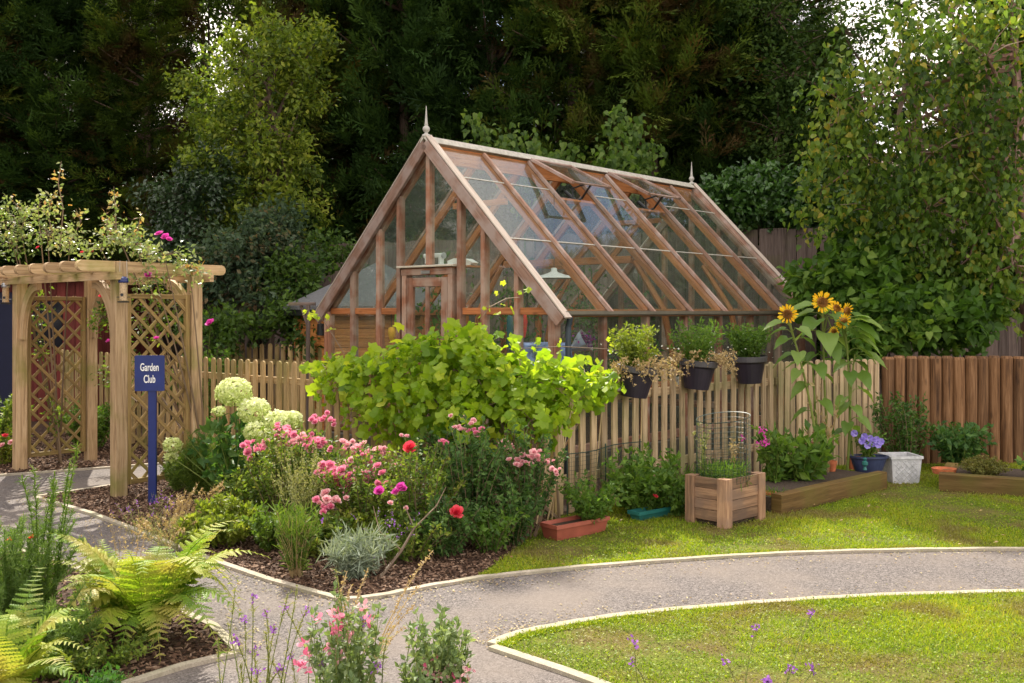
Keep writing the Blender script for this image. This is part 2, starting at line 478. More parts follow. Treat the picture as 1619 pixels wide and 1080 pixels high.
def _spray():
    """flat feathery conifer spray: side twigs bearing small scales"""
    V = []; F = []
    def tri(a, d, l, w, z):
        dx, dy = d; i = len(V)
        V.extend([(a[0], a[1], a[2]), (a[0] + dx * l * .5 - dy * w, a[1] + dy * l * .5 + dx * w, a[2] + z), (a[0] + dx * l, a[1] + dy * l, a[2] + z * .4),
                  (a[0] + dx * l * .5 + dy * w, a[1] + dy * l * .5 - dx * w, a[2] - z)])
        F.append((i, i + 1, i + 2, i + 3))
    rr = random.Random(4)
    for k in range(7):
        x = .08 + k * .13; s = 1 if k % 2 else -1
        L = (.42 * (1 - x) + .12)
        a = s * (.75 - .25 * x)
        d = (math.cos(a), math.sin(a))
        base = (x, 0, -.05 * x * x)
        for j in range(3):
            q = .3 + j * .3
            p = (base[0] + d[0] * L * q * .75, base[1] + d[1] * L * q * .75, base[2] + rr.uniform(-.03, .03))
            aa = a + rr.uniform(-.75, .75)
            tri(p, (math.cos(aa), math.sin(aa)), L * .5, .028, rr.uniform(-.02, .03))
        tri(base, d, L * 1.05, .022, .01)
    tri((0, 0, 0), (1, 0), 1.0, .02, 0)
    return T(V, F)
T_SPRAY = _spray()
def _pinna():
    V = []; F = []
    n = 6
    for k in range(n):
        x = .05 + k * .15; l = .24 * (1 - k / n) ** .7 + .04
        for s in (1, -1):
            i = len(V)
            V.extend([(x - .03, 0, 0), (x + .02, s * l * .75, .015), (x + .12, s * l, -.01), (x + .15, s * l * .1, .01)])
            F.append((i, i + 1, i + 2, i + 3) if s < 0 else (i, i + 3, i + 2, i + 1))
    i = len(V); V.extend([(.0, .012, 0), (0, -.012, 0), (1, 0, -.02)]); F.append((i, i + 1, i + 2))
    return T(V, F)
T_PINNA = _pinna()
def rdir(n, up=0.0, spread=1.0):
    v = RG.normal(size=(n, 3)) * spread
    v[:, 2] += up
    return v / (np.linalg.norm(v, axis=1, keepdims=True) + 1e-9)
# ------------------------------------------------------------------ materials of the place
M_asphalt = groundmat('asphalt', [(0.3, (.082, .070, .067)), (0.55, (.135, .118, .112)), (0.75, (.20, .177, .166))], 38, bump=.5, bdist=.006, fine=(150, .62), big=(1.3, (.18, .150, .13), .7))
M_kerb = groundmat('kerb_concrete', [(0.3, (.28, .235, .18)), (0.7, (.44, .385, .31))], 14, bump=.3, bdist=.004, fine=(160, .15), big=(2.5, (.30, .29, .18), .5))
M_soil = groundmat('soil', [(0.3, (.035, .02, .013)), (0.55, (.085, .05, .034)), (0.78, (.16, .10, .07))], 17, bump=.9, bdist=.03, fine=(75, .45))
M_floor = groundmat('garden_floor', [(0.3, (.03, .022, .012)), (0.55, (.06, .05, .025)), (0.78, (.07, .085, .02))], 2.5, bump=.9, bdist=.03, fine=(40, .4))
M_turf = groundmat('turf', [(0.3, (.06, .08, .01)), (0.52, (.12, .145, .012)), (0.75, (.18, .19, .02))], 6, bump=.8, bdist=.02, fine=(140, .35), big=(2.2, (.15, .095, .04), .75))
M_grass = leafmat('grass_blade', [(.10, .17, .010), (.18, .27, .012), (.30, .37, .016), (.42, .38, .05)], trans=.4, rough=.5, blotch=(.22, .20, .05), bscale=2.2)
M_bark = leafmat('bark_chip', [(.04, .022, .014), (.10, .056, .036), (.19, .115, .075), (.30, .205, .145)], trans=0, rough=.85, spec=.2)

W_pergola = wood('pergola_timber', (.47, .315, .17), (.20, .12, .06), (.63, .46, .29), algae=(.20, .20, .035), algae_amt=.35, grain=30)
W_lattice = wood('lattice_timber', (.27, .175, .065), (.14, .085, .03), (.38, .26, .11), algae=(.20, .17, .04), algae_amt=.4, grain=45)
W_picketL = wood('left_picket_timber', (.42, .285, .13), (.20, .135, .06), (.57, .42, .23), algae=(.19, .19, .045), algae_amt=.5, grain=36)
W_picketR = wood('right_picket_timber', (.44, .315, .185), (.19, .13, .07), (.60, .46, .30), algae=(.22, .21, .09), algae_amt=.45, grain=36)
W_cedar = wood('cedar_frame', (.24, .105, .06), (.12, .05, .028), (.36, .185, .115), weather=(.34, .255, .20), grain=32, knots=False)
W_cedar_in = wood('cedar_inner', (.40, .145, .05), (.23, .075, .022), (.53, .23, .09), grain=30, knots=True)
W_bar = wood('weathered_bar', (.27, .155, .11), (.15, .08, .055), (.38, .26, .21), weather=(.36, .28, .25), grain=32, knots=False)
W_grey = wood('grey_fence_board', (.14, .10, .085), (.07, .05, .042), (.23, .18, .155), algae=(.13, .12, .05), algae_amt=.2, grain=30)
W_log = wood('log_timber', (.165, .08, .034), (.03, .012, .005), (.31, .17, .085), grain=26, obj_rand=.28)
W_box = wood('planter_timber', (.27, .155, .09), (.09, .05, .032), (.42, .26, .155), grain=26, weather=(.17, .11, .08), obj_rand=.35)
W_sleeper = wood('sleeper_timber', (.12, .068, .018), (.05, .028, .008), (.19, .12, .045), algae=(.11, .10, .015), algae_amt=.6, grain=22)
W_shed = wood('orange_shed_board', (.52, .20, .055), (.34, .115, .03), (.66, .30, .10), grain=26, obj_rand=.12)
W_red = wood('red_building_board', (.14, .025, .02), (.08, .014, .011), (.20, .045, .035), grain=20, knots=False)
W_bark = wood('tree_bark', (.10, .065, .045), (.05, .03, .02), (.17, .12, .09), grain=14, knots=False)
W_birchbark = wood('birch_bark', (.30, .17, .13), (.10, .06, .05), (.50, .40, .34), grain=8, knots=False)
W_cane = wood('bamboo_cane', (.52, .38, .20), (.36, .24, .12), (.64, .50, .30), grain=50, knots=False)
M_glass = glassmat('greenhouse_glass', dirt=.022)
M_roofglass = glassmat('roof_glass', dirt=.04, dirtcol=(.50, .55, .46))
W_cap = wood('pale_barge_cap', (.47, .39, .33), (.34, .26, .21), (.58, .51, .45), grain=30, knots=False)
M_roofcap = plain('ridge_capping', (.46, .43, .37), rough=.6, noise=.2, nscale=20)
M_gutter = plain('gutter_paint', (.13, .115, .085), rough=.4, noise=.15)
M_pipe = plain('downpipe_plastic', (.035, .05, .07), rough=.35)
M_black = plain('black_plastic', (.012, .012, .014), rough=.4)
M_pot = plain('dark_pot_plastic', (.022, .016, .03), rough=.42, noise=.25)
M_terra = plain('terracotta', (.45, .13, .05), rough=.8, noise=.25, nscale=20)
M_trough = plain('red_brown_plastic', (.33, .085, .055), rough=.5, noise=.2)
M_teal = plain('teal_plastic', (.02, .14, .13), rough=.4)
M_bluepot = plain('blue_grey_glaze', (.035, .045, .10), rough=.3, noise=.3)
M_white = plain('white_paint', (.72, .72, .70), rough=.5, noise=.06)
M_galv = plain('whitewashed_zinc', (.50, .50, .52), rough=.5, noise=.2, nscale=25, bump=.2)
M_signblue = plain('sign_blue', (.006, .017, .12), rough=.35, noise=.15)
M_felt = plain('roofing_felt', (.11, .11, .115), rough=.9, noise=.25, nscale=30, bump=.4)
M_wire = plain('green_wire', (.01, .035, .028), rough=.5)
M_steel = plain('steel', (.45, .46, .48), rough=.3, metal=.8)
M_feeder = plain('bird_seed', (.42, .30, .17), rough=.6, noise=.35, nscale=60)
M_litter = leafmat('litter_leaf', [(.10, .07, .04), (.30, .20, .08), (.42, .33, .16), (.16, .18, .04)], trans=.15)
M_potsoil = plain('potting_soil', (.05, .032, .02), rough=.95, noise=.4, nscale=50, bump=.6)

# ------------------------------------------------------------------ ground
def pts_of(lst, z=0.0):
    return [G(x, y, 0) + Vector((0, 0, z)) if not isinstance(x, tuple) else None for x, y in lst]
def sheet(name, ring, z, mat):
    import bmesh
    me = bpy.data.meshes.new(name); bm = bmesh.new()
    vs = [bm.verts.new((p[0], p[1], z)) for p in ring]
    f = bm.faces.new(vs)
    bmesh.ops.triangulate(bm, faces=[f]); bmesh.ops.recalc_face_normals(bm, faces=bm.faces)
    for f in bm.faces:
        if f.normal.z < 0: f.normal_flip()
    bm.to_mesh(me); bm.free(); me.materials.append(mat)
    o = bpy.data.objects.new(name, me); COL.objects.link(o); kind(o, 'structure')
    return o
def smooth_line(pts, sub=6):
    """Catmull-Rom through ground points"""
    P = [Vector((p[0], p[1], 0)) for p in pts]; out = []
    for i in range(len(P) - 1):
        a = P[max(i - 1, 0)]; b = P[i]; c = P[i + 1]; d = P[min(i + 2, len(P) - 1)]
        for k in range(sub):
            t = k / sub
            out.append(.5 * ((2 * b) + (c - a) * t + (2 * a - 5 * b + 4 * c - d) * t * t + (3 * b - 3 * c + d - a) * t ** 3))
    out.append(P[-1]); return out

sheet('ground', [(-400, -60), (400, -60), (400, 700), (-400, 700)], -0.012, M_floor)
sheet('path', [(-12, 2.2), (9, 2.2), (12, 12.6), (-3.6, 12.6), (-12, 12.6)], -0.006, M_asphalt)
g = lambda *a: [G(x, y) for x, y in a]
# main bed with its two edges; its curve runs on as the edge of the upper lawn
e_left = g((60, 786), (150, 812), (240, 845), (330, 882), (430, 916), (545, 947))
e_mid = smooth_line(g((545, 947), (600, 941), (660, 929), (760, 912)), 4)
e_lawn = smooth_line(g((760, 912), (950, 893), (1200, 876), (1420, 869), (1640, 867)), 6)
e_lawn += [Vector((7.5, 11.6, 0))] if False else []
e_back = g((60, 786), (175, 769), (330, 748))
backL = [Vector((-2.2, 12.9, 0)), Vector((-7.4, 15.5, 0))]
FENCE_C = Vector((.317, 8.38, 0)); FENCE_B = Vector((2.795, 10.75, 0)); FENCE_E = Vector((4.09, 11.25, 0))
bed = e_left + e_mid[1:] + [G(800, 880), Vector((.36, 8.28, 0)), Vector((2.9, 10.68, 0)), Vector((5, 20, 0)), Vector((-2, 20, 0)), Vector((-3.3, 10.7, 0)), e_back[-1], e_back[1]]
sheet('flower_bed', bed, -0.001, M_soil)
lawn_up = e_lawn + [Vector((12, 7.3, 0)), Vector((12, 11.9, 0)), Vector((4.0, 11.5, 0)), Vector((2.86, 10.72, 0)), Vector((.33, 8.30, 0)), G(800, 880)]
sheet('upper_lawn', lawn_up, 0.004, M_turf)
e_low1 = smooth_line(g((785, 1022), (820, 1007), (880, 994), (1000, 975), (1200, 957), (1400, 945), (1640, 938)), 5)
e_low2 = g((785, 1022), (900, 1060), (960, 1081), (1130, 1140))
lawn_low = e_low1 + [Vector((9, 6.2, 0)), Vector((9, 3.0, 0)), Vector((2.2, 3.0, 0))] + e_low2[::-1][:-1]
sheet('lower_lawn', lawn_low, 0.004, M_turf)
e_near = g((-60, 862), (60, 878), (200, 935), (330, 992), (368, 1032))
e_near2 = g((368, 1032), (285, 1052), (190, 1081), (60, 1120))
bed_near = e_near + e_near2[1:] + [Vector((-4.5, 4.0, 0)), Vector((-6, 7, 0))]
sheet('fern_bed', bed_near, 0.000, M_soil)
front = [Vector((-3, 4.28, 0)), Vector((-.1, 4.22, 0)), Vector((.7, 4.12, 0)), Vector((1.6, 3.4, 0)), Vector((1.8, 2.3, 0)), Vector((-3, 2.3, 0))]
sheet('front_flower_bed', front, -0.002, M_soil)
e_far = g((-80, 757), (20, 750), (100, 744), (200, 737), (330, 727))
bed_far = e_far + [Vector((-2.9, 13.2, 0)), Vector((-12, 19, 0)), Vector((-12, 10, 0))]
sheet('shrub_bed', bed_far, 0.0, M_soil)

def kerb(name, line, w=.050, h=.013, side=1):
    mb = MB(); P = [Vector((p[0], p[1], 0)) for p in line]; n = len(P)
    offs = []
    for i in range(n):
        d = (P[min(i + 1, n - 1)] - P[max(i - 1, 0)]).normalized(); offs.append(Vector((-d.y, d.x, 0)) * w * side)
    vs = []
    for i in range(n):
        j = .0015 * math.sin(i * 2.3)
        vs += [P[i] + Vector((0, 0, -.05)), P[i] + Vector((0, 0, h + j)), P[i] + offs[i] + Vector((0, 0, h + j)), P[i] + offs[i] + Vector((0, 0, -.05))]
    F = []
    for i in range(n - 1):
        for k in range(4):
            a, b = i * 4 + k, i * 4 + (k + 1) % 4
            F.append((a, b, b + 4, a + 4))
    F += [(0, 3, 2, 1), (n * 4 - 4, n * 4 - 3, n * 4 - 2, n * 4 - 1)]
    mb.faces(vs, F, None, .5)
    return kind(mb.build(name, M_kerb), 'structure')
kerb('path_edging', e_left, side=-1)
kerb('path_edging', e_mid + e_lawn[1:], side=-1)
kerb('path_edging', e_back, side=1)
kerb('path_edging', e_low1, side=1, w=.058)
kerb('path_edging', e_low2, side=-1, w=.058)
kerb('path_edging', e_near, side=1)
kerb('path_edging', e_near2, side=1)
kerb('path_edging', e_far, side=-1)

# ------------------------------------------------------------------ grass, bark chips, fallen leaves
def inside(ring, P):
    x, y = P[:, 0], P[:, 1]; c = np.zeros(len(P), bool); n = len(ring)
    for i in range(n):
        x1, y1 = ring[i][0], ring[i][1]; x2, y2 = ring[i - 1][0], ring[i - 1][1]
        if y1 == y2: continue
        c ^= ((y1 > y) != (y2 > y)) & (x < (x2 - x1) * (y - y1) / (y2 - y1) + x1)
    return c
def scatter(ring, n, near=None):
    xs = [p[0] for p in ring]; ys = [p[1] for p in ring]
    lo = (max(min(xs), -9), max(min(ys), 3.0)); hi = (min(max(xs), 9), min(max(ys), 14))
    P = np.stack([RG.uniform(lo[0], hi[0], n), RG.uniform(lo[1], hi[1], n)], 1)
    m = inside(ring, P) & (np.abs(P[:, 0]) < P[:, 1] * .56 + .4)
    return P[m]
def fbm(P, s, seed=0):
    r = np.random.default_rng(seed); v = np.zeros(len(P)); a = 1
    for o in range(4):
        for _ in range(3):
            k = r.normal(size=2) * s * 2 ** o; v += a * np.sin(P[:, 0] * k[0] + P[:, 1] * k[1] + r.uniform(0, 6)) / 3
        a *= .6
    return v
def blades(name, ring, n, hmin, hmax, label, wid=.0045):
    P = scatter(ring, n); f = fbm(P, 1.6, 5)
    keep = RG.random(len(P)) < np.clip(.8 + .6 * f + .5 * fbm(P, 6, 9), .05, 1); P = P[keep]; f = f[keep]
    k = len(P); mb = MB()
    X = RG.normal(size=(k, 3)) * [.75, .75, 0] + [0, 0, 1.0]
    h = RG.uniform(hmin, hmax, k) * (1 + .3 * f)
    S = np.stack([h, np.full(k, wid) * RG.uniform(.8, 1.5, k), h], 1)
    mb.inst(T_BLADE, np.c_[P, np.zeros(k)], X, RG.normal(size=(k, 3)), S, np.clip(.45 + .28 * f + RG.normal(size=k) * .22, 0, 1))
    # clover and broader weeds lying in the sward
    q = scatter(ring, n // 6); kq = len(q)
    mb.inst(T_LEAF, np.c_[q, RG.uniform(.008, hmax * .8, kq)], rdir(kq, .1) * [1, 1, .3], rdir(kq, 1.6, .6), RG.uniform(.010, .022, kq), RG.random(kq) * .75)
    return kind(mb.build(name, M_grass), 'stuff', label)
blades('grass', lawn_low, 300000, .018, .04, 'short lawn grass in the foreground')
blades('grass', lawn_up, 330000, .018, .038, 'short lawn grass beside the picket fence', wid=.006)
def tufts(line, n, side, lab):
    mb = MB(); idx = RG.integers(0, len(line) - 1, n); t = RG.random(n)
    A = np.array([[p[0], p[1]] for p in line]); 
    P = A[idx] * (1 - t[:, None]) + A[idx + 1] * t[:, None]
    d = A[idx + 1] - A[idx]; d /= np.linalg.norm(d, axis=1, keepdims=True) + 1e-9
    P = P + np.c_[-d[:, 1], d[:, 0]] * (side * RG.uniform(.0, .06, n))[:, None]
    X = RG.normal(size=(n, 3)) * [.8, .8, 0] + [0, 0, .9]; h = RG.uniform(.015, .038, n)
    mb.inst(T_BLADE, np.c_[P, np.zeros(n)], X, RG.normal(size=(n, 3)), np.stack([h, np.full(n, .006), h], 1))
    return kind(mb.build('grass_tufts', M_grass), 'stuff', lab)
tufts(e_low1, 4500, -1, 'grass growing over the edging of the lower lawn')
tufts(e_lawn, 5000, 1, 'grass growing over the edging of the upper lawn')

T_CHIP = T([(-.5, -.2, 0), (.5, -.25, 0), (.55, .2, 0), (-.45, .25, 0), (-.5, -.2, .18), (.5, -.25, .2), (.55, .2, .15), (-.45, .25, .22)],
           [(4, 5, 6, 7), (0, 1, 5, 4), (1, 2, 6, 5), (2, 3, 7, 6), (3, 0, 4, 7)])
def chips(ring, n, label, smin=.008, smax=.035):
    P = scatter(ring, n); k = len(P); mb = MB()
    mb.inst(T_CHIP, np.c_[P, RG.uniform(0, .012, k)], rdir(k) * [1, 1, .35], rdir(k, 2.0), RG.uniform(smin, smax, k) , RG.random(k) ** 1.5)
    return kind(mb.build('bark_mulch', M_bark), 'stuff', label)
frontbed = e_left + e_mid[1:] + [G(800, 880), Vector((.3, 8.3, 0)), Vector((-3.2, 11.2, 0)), e_back[-1], e_back[1]]
chips(frontbed, 60000, 'bark mulch and crumbs of soil on the flower bed')
chips(bed_near, 30000, 'bark mulch around the ferns')
chips(bed_far, 26000, 'dry bark mulch behind the path', .012, .045)
mb = MB(); P = scatter([(x, y) for x, y, _ in [tuple(v) for v in (lawn_up + [])]], 900); P2 = scatter([tuple(v)[:2] for v in e_left + [Vector((-5, 7, 0)), Vector((-5, 9, 0))]], 500)
P = np.concatenate([P[:150], P2[:60]]); k = len(P)
mb.inst(T_LEAF, np.c_[P, np.full(k, .03)], rdir(k) * [1, 1, .2], rdir(k, 1.5), RG.uniform(.02, .045, k))
kind(mb.build('fallen_leaves', leafmat('dry_leaf', [(.36, .24, .09), (.45, .34, .17), (.30, .16, .07)], trans=.2)), 'stuff', 'dry leaves fallen on the upper lawn')

def litter(line, n, side, spread, lab, smin=.008, smax=.022):
    mb = MB(); idx = RG.integers(0, len(line) - 1, n); t = RG.random(n)
    A = np.array([[p[0], p[1]] for p in line]); P = A[idx] * (1 - t[:, None]) + A[idx + 1] * t[:, None]
    d = A[idx + 1] - A[idx]; d /= np.linalg.norm(d, axis=1, keepdims=True) + 1e-9
    P = P + np.c_[-d[:, 1], d[:, 0]] * (side * (.03 + np.abs(RG.normal(size=n)) * spread))[:, None]
    mb.inst(T_SMALL, np.c_[P, np.full(n, .003)], rdir(n) * [1, 1, .15], rdir(n, 2.5, .4), RG.uniform(smin, smax, n))
    return kind(mb.build('leaf_litter', M_litter), 'stuff', lab)
litter(e_left, 900, -1, .12, 'crumbs of bark and leaf on the path beside the flower bed')
litter(e_mid + e_lawn[1:], 900, -1, .16, 'leaf litter on the path along the upper lawn')
litter(e_low1, 700, 1, .14, 'leaf litter on the path along the lower lawn')
litter(e_near, 500, 1, .15, 'leaf litter on the path beside the fern bed')
mb = MB(); q = scatter([(-4, 5), (6, 4.5), (6, 7.5), (-1, 7), (-4, 10)], 500)[:220]; k = len(q)
mb.inst(T_SMALL, np.c_[q, np.full(k, .004)], rdir(k) * [1, 1, .15], rdir(k, 2.5, .4), RG.uniform(.010, .028, k)); kind(mb.build('leaf_litter', M_litter), 'stuff', 'stray leaves scattered over the path')
# ------------------------------------------------------------------ greenhouse
GU = Vector((.6599, .7514, 0)); GV = Vector((-.7514, .6599, 0)); GO = Vector((.4537, 10.0, 0))
GW, GL, GE, GR = 3.62, 5.5, 1.70, 3.545
SL = Vector((0, GW / 2, GR - GE))                   # run of one slope in (u, v, z)
def gp(u, v, z): return GO + GU * u + GV * v + Vector((0, 0, z))
def gdir(u, v, z): return (GU * u + GV * v + Vector((0, 0, z))).normalized()
gh = thing('greenhouse', 'large cedar framed glass greenhouse with steep roof and two open roof vents', 'greenhouse', gp(0, GW / 2, 0))
def roofz(v): return GE + (GR - GE) * (1 - abs(v - GW / 2) / (GW / 2))
nR = gdir(0, -(GR - GE), GW / 2); nL = gdir(0, (GR - GE), GW / 2)
# corner posts, studs of both gables
for u0, sgn in ((0, -1), (GL, 1)):
    for v in (0.0, .513, .98, 1.33, 1.81, 2.29, 2.64, 3.107, GW):
        w = .085 if v in (0.0, GW) else (.062 if v != 1.81 else .06)
        z0 = 0
        if v == 1.81 and sgn < 0: z0 = 2.16
        m = MB(); vv = min(max(v, .045), GW - .045)
        zt = roofz(vv) - .05
        m.beam(gp(u0, vv, z0), gp(u0, vv, zt), w, .085 if v not in (0.0, GW) else .10, GU, mat=0)
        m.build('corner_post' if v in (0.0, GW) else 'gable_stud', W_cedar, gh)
    for a, b in ((.09, .48), (.545, .95), (1.011, 1.298), (2.322, 2.608), (2.672, 3.075), (3.14, GW - .09)) + (((1.365, 1.78), (1.84, 2.255)) if sgn > 0 else ()):
        m = MB(); m.beam(gp(u0 + .012, a, 1.70), gp(u0 + .012, b, 1.70), .05, .072, (0, 0, 1)); m.build('gable_rail', W_cedar_in, gh)
        m = MB(); m.beam(gp(u0 + .01, a, .30), gp(u0 + .01, b, .30), .05, .10, (0, 0, 1)); m.build('bottom_rail', W_cedar, gh)
# barge boards with pale cap
for u0 in (-.075, GL + .02):
    for sd_, v0 in ((nR, -.10), (nL, GW + .10)):
        vt = GW / 2
        lo = gp(u0, v0, GE - .105); hi = gp(u0, vt + (.035 if v0 > 0 else -.035) * 0, GR + .0)
        d = (hi - lo).normalized()
        m = MB(); m.beam(lo, hi, .045, .125, sd_); m.build('bargeboard', W_bar, gh)
        m = MB(); m.beam(lo + sd_ * .079 + GU * .03 - d * .02, hi + sd_ * .079 + GU * .03 + d * .06, .10, .018, sd_); m.build('barge_cap', W_cap, gh)
# door opening
D0, D1, DH = 1.475, 2.145, 2.10
m = MB(); m.beam(gp(-.01, D0 - .03, 0), gp(-.01, D0 - .03, DH), .07, .10, GU); m.build('door_post', W_cedar, gh)
m = MB(); m.beam(gp(-.01, D1 + .03, 0), gp(-.01, D1 + .03, DH), .07, .10, GU); m.build('door_post', W_cedar, gh)
m = MB(); m.beam(gp(-.02, D0 - .07, DH + .035), gp(-.02, D1 + .07, DH + .035), .09, .07, (0, 0, 1)); m.build('door_lintel', W_cedar, gh)
m = MB(); m.beam(gp(-.03, D0 - .11, DH + .095), gp(-.03, D1 + .11, DH + .095), .14, .022, (0, 0, 1)); m.build('door_shelf', plain('pale_shelf', (.50, .45, .36), noise=.2), gh)
m = MB(); dz = DH - .03
m.beam(gp(-.035, D0 + .06, .02), gp(-.035, D0 + .06, dz), .10, .045, GU); m.beam(gp(-.035, D1 - .06, .02), gp(-.035, D1 - .06, dz), .10, .045, GU)
m.beam(gp(-.035, D0 + .111, dz - .05), gp(-.035, D1 - .111, dz - .05), .045, .10, (0, 0, 1)); m.beam(gp(-.035, D0 + .111, .12), gp(-.035, D1 - .111, .12), .045, .18, (0, 0, 1))
m.beam(gp(-.037, 1.81, .22), gp(-.037, 1.81, dz - .10), .05, .035, GU)
m.beam(gp(-.037, D0 + .112, .95), gp(-.037, 1.784, .95), .035, .07, (0, 0, 1)); m.beam(gp(-.037, 1.836, .95), gp(-.037, D1 - .112, .95), .035, .07, (0, 0, 1))
door = m.build('door', W_cedar, gh)
m = MB(); m.slab([gp(-.034, D0 + .10, .2), gp(-.034, D1 - .10, .2), gp(-.034, D1 - .10, dz - .09), gp(-.034, D0 + .10, dz - .09)], -GU * .004 * -1); m.build('door_pane', M_glass, door)
m = MB(); m.beam(gp(-.09, D0 + .06, 1.02), gp(-.09, D0 + .06, 1.15), .02, .02, GU, ch=.005); m.beam(gp(-.085, D0 + .06, 1.10), gp(-.085, D0 + .16, 1.10), .018, .018, GU, ch=.005); m.build('door_handle', M_steel, door)
m = MB(); m.beam(gp(-.075, 1.74, dz + .06), gp(-.075, 1.88, dz + .06), .006, .035, (0, 0, 1), ch=.001); m.build('name_plate', M_steel, gh)
# gable panes
gs = [.045, .513, .98, 1.33, 1.81, 2.29, 2.64, 3.107, GW - .045]
for u0 in (0, GL):
    for i in range(8):
        a, b = gs[i] + .01, gs[i + 1] - .01
        z0 = 1.735
        if u0 == 0 and i in (3, 4): z0 = DH + .10
        r = lambda v: roofz(v) - .07
        rn = [gp(u0, a, z0), gp(u0, b, z0), gp(u0, b, max(r(b), z0 + .01)), gp(u0, a, max(r(a), z0 + .01))]
        m = MB(); m.slab(rn, GU * .004); m.build('glass_pane', M_glass, gh)
        if not (u0 == 0 and i in (3, 4)):
            m = MB(); m.slab([gp(u0, a, .34), gp(u0, b, .34), gp(u0, b, 1.665), gp(u0, a, 1.665)], GU * .004); m.build('glass_pane', M_glass, gh)
# side walls
us = [.8 * k for k in range(1, 7)]
for v0, nn in ((.0, -1), (GW, 1)):
    for u in us:
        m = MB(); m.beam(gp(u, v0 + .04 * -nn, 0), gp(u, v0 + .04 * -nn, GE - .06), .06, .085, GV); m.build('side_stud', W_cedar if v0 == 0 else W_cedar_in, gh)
    m = MB(); m.beam(gp(.05, v0 - .04 * nn, GE - .02), gp(GL - .05, v0 - .04 * nn, GE - .02), .09, .075, (0, 0, 1)); m.build('eave_beam', W_cedar_in, gh)
    e = [.05] + us + [GL - .05]
    for i in range(len(e) - 1):
        m = MB(); m.slab([gp(e[i] + .03, v0 - .03 * nn, .34), gp(e[i + 1] - .03, v0 - .03 * nn, .34), gp(e[i + 1] - .03, v0 - .03 * nn, GE - .06), gp(e[i] + .03, v0 - .03 * nn, GE - .06)], GV * .004); m.build('glass_pane', M_glass, gh)
        m = MB(); m.beam(gp(e[i] + .032, v0 - .04 * nn, .29), gp(e[i + 1] - .032, v0 - .04 * nn, .29), .06, .09, (0, 0, 1)); m.build('bottom_rail', W_cedar, gh)
m = MB()
for (a, b) in ((gp(-.02, .0, 0), gp(-.02, D0 - .08, 0)), (gp(-.02, D1 + .08, 0), gp(-.02, GW, 0)), (gp(.05, .02, 0), gp(GL, .02, 0)), (gp(.05, GW - .02, 0), gp(GL, GW - .02, 0)), (gp(GL - .02, .1, 0), gp(GL - .02, GW - .1, 0))):
    m.beam(a + Vector((0, 0, .12)), b + Vector((0, 0, .12)), .12, .24, (0, 0, 1), ch=.01)
m.build('base_wall', plain('dark_base_block', (.085, .075, .055), noise=.35, nscale=9, bump=.5), gh)
# roof: glazing bars outside, rafters inside, panes between
allu = [0.0] + us + [GL]
def slope(u, t, side, off=0.0):
    """t=0 at the eave, 1 at the ridge"""
    v = t * GW / 2 if side > 0 else GW - t * GW / 2
    return gp(u, v, GE + .02 + (GR - GE - .02) * t) + (nR if side > 0 else nL) * off
VENTS = ((1.6, 2.4), (3.2, 4.0))
VT = .735                                            # vents reach from here to the ridge
for side in (1, -1):
    nn = nR if side > 0 else nL
    for u in us:
        m = MB(); m.beam(slope(u, -.035, side, .035), slope(u, .975, side, .035), .038, .04, nn); m.build('glazing_bar', W_bar, gh)
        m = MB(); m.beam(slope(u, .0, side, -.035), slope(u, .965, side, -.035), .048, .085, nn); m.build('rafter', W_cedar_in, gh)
    for u in (.03, GL - .03):
        m = MB(); m.beam(slope(u, .0, side, -.03), slope(u, .965, side, -.03), .06, .09, nn); m.build('rafter', W_cedar, gh)
    for i in range(len(allu) - 1):
        a, b = allu[i] + .012, allu[i + 1] - .012
        vent = side > 0 and any(abs(allu[i] - x) < .01 for x, _ in VENTS)
        tops = [.0, .40, .78, .97] if not vent else [.0, .40, VT - .01]
        tops[0] = -.03
        for k in range(len(tops) - 1):
            t0, t1 = tops[k], tops[k + 1]
            m = MB(); o = .010 + .004 * (k % 2)
            m.slab([slope(a, t0, side, o), slope(b, t0, side, o), slope(b, t1 + .008, side, o), slope(a, t1 + .008, side, o)], nn * .004); m.build('glass_pane', M_roofglass, gh)
            if k and side > 0:
                m = MB(); m.beam(slope(a + .02, t0, side, .019), slope(b - .02, t0, side, .019), .014, .006, nn, ch=.001); m.build('glazing_strip', M_strip if False else M_roofcap, gh)
        if vent:
            m = MB(); m.beam(slope(a + .02, VT - .01, side, -.01), slope(b - .02, VT - .01, side, -.01), .045, .05, nn); m.build('vent_sill', W_cedar_in, gh)
m = MB(); m.beam(gp(.02, GW / 2, GR - .10), gp(GL - .02, GW / 2, GR - .10), .04, .19, (0, 0, 1)); m.build('ridge_board', W_cedar_in, gh)
m = MB(); m.extr([(-.06, -.055), (-.052, -.062), (0, -.012), (.052, -.062), (.06, -.055), (.014, .012), (-.014, .012)], gp(-.10, GW / 2, GR + .075), gp(GL + .06, GW / 2, GR + .075), (0, 0, 1)); m.build('ridge_capping', M_roofcap, gh)
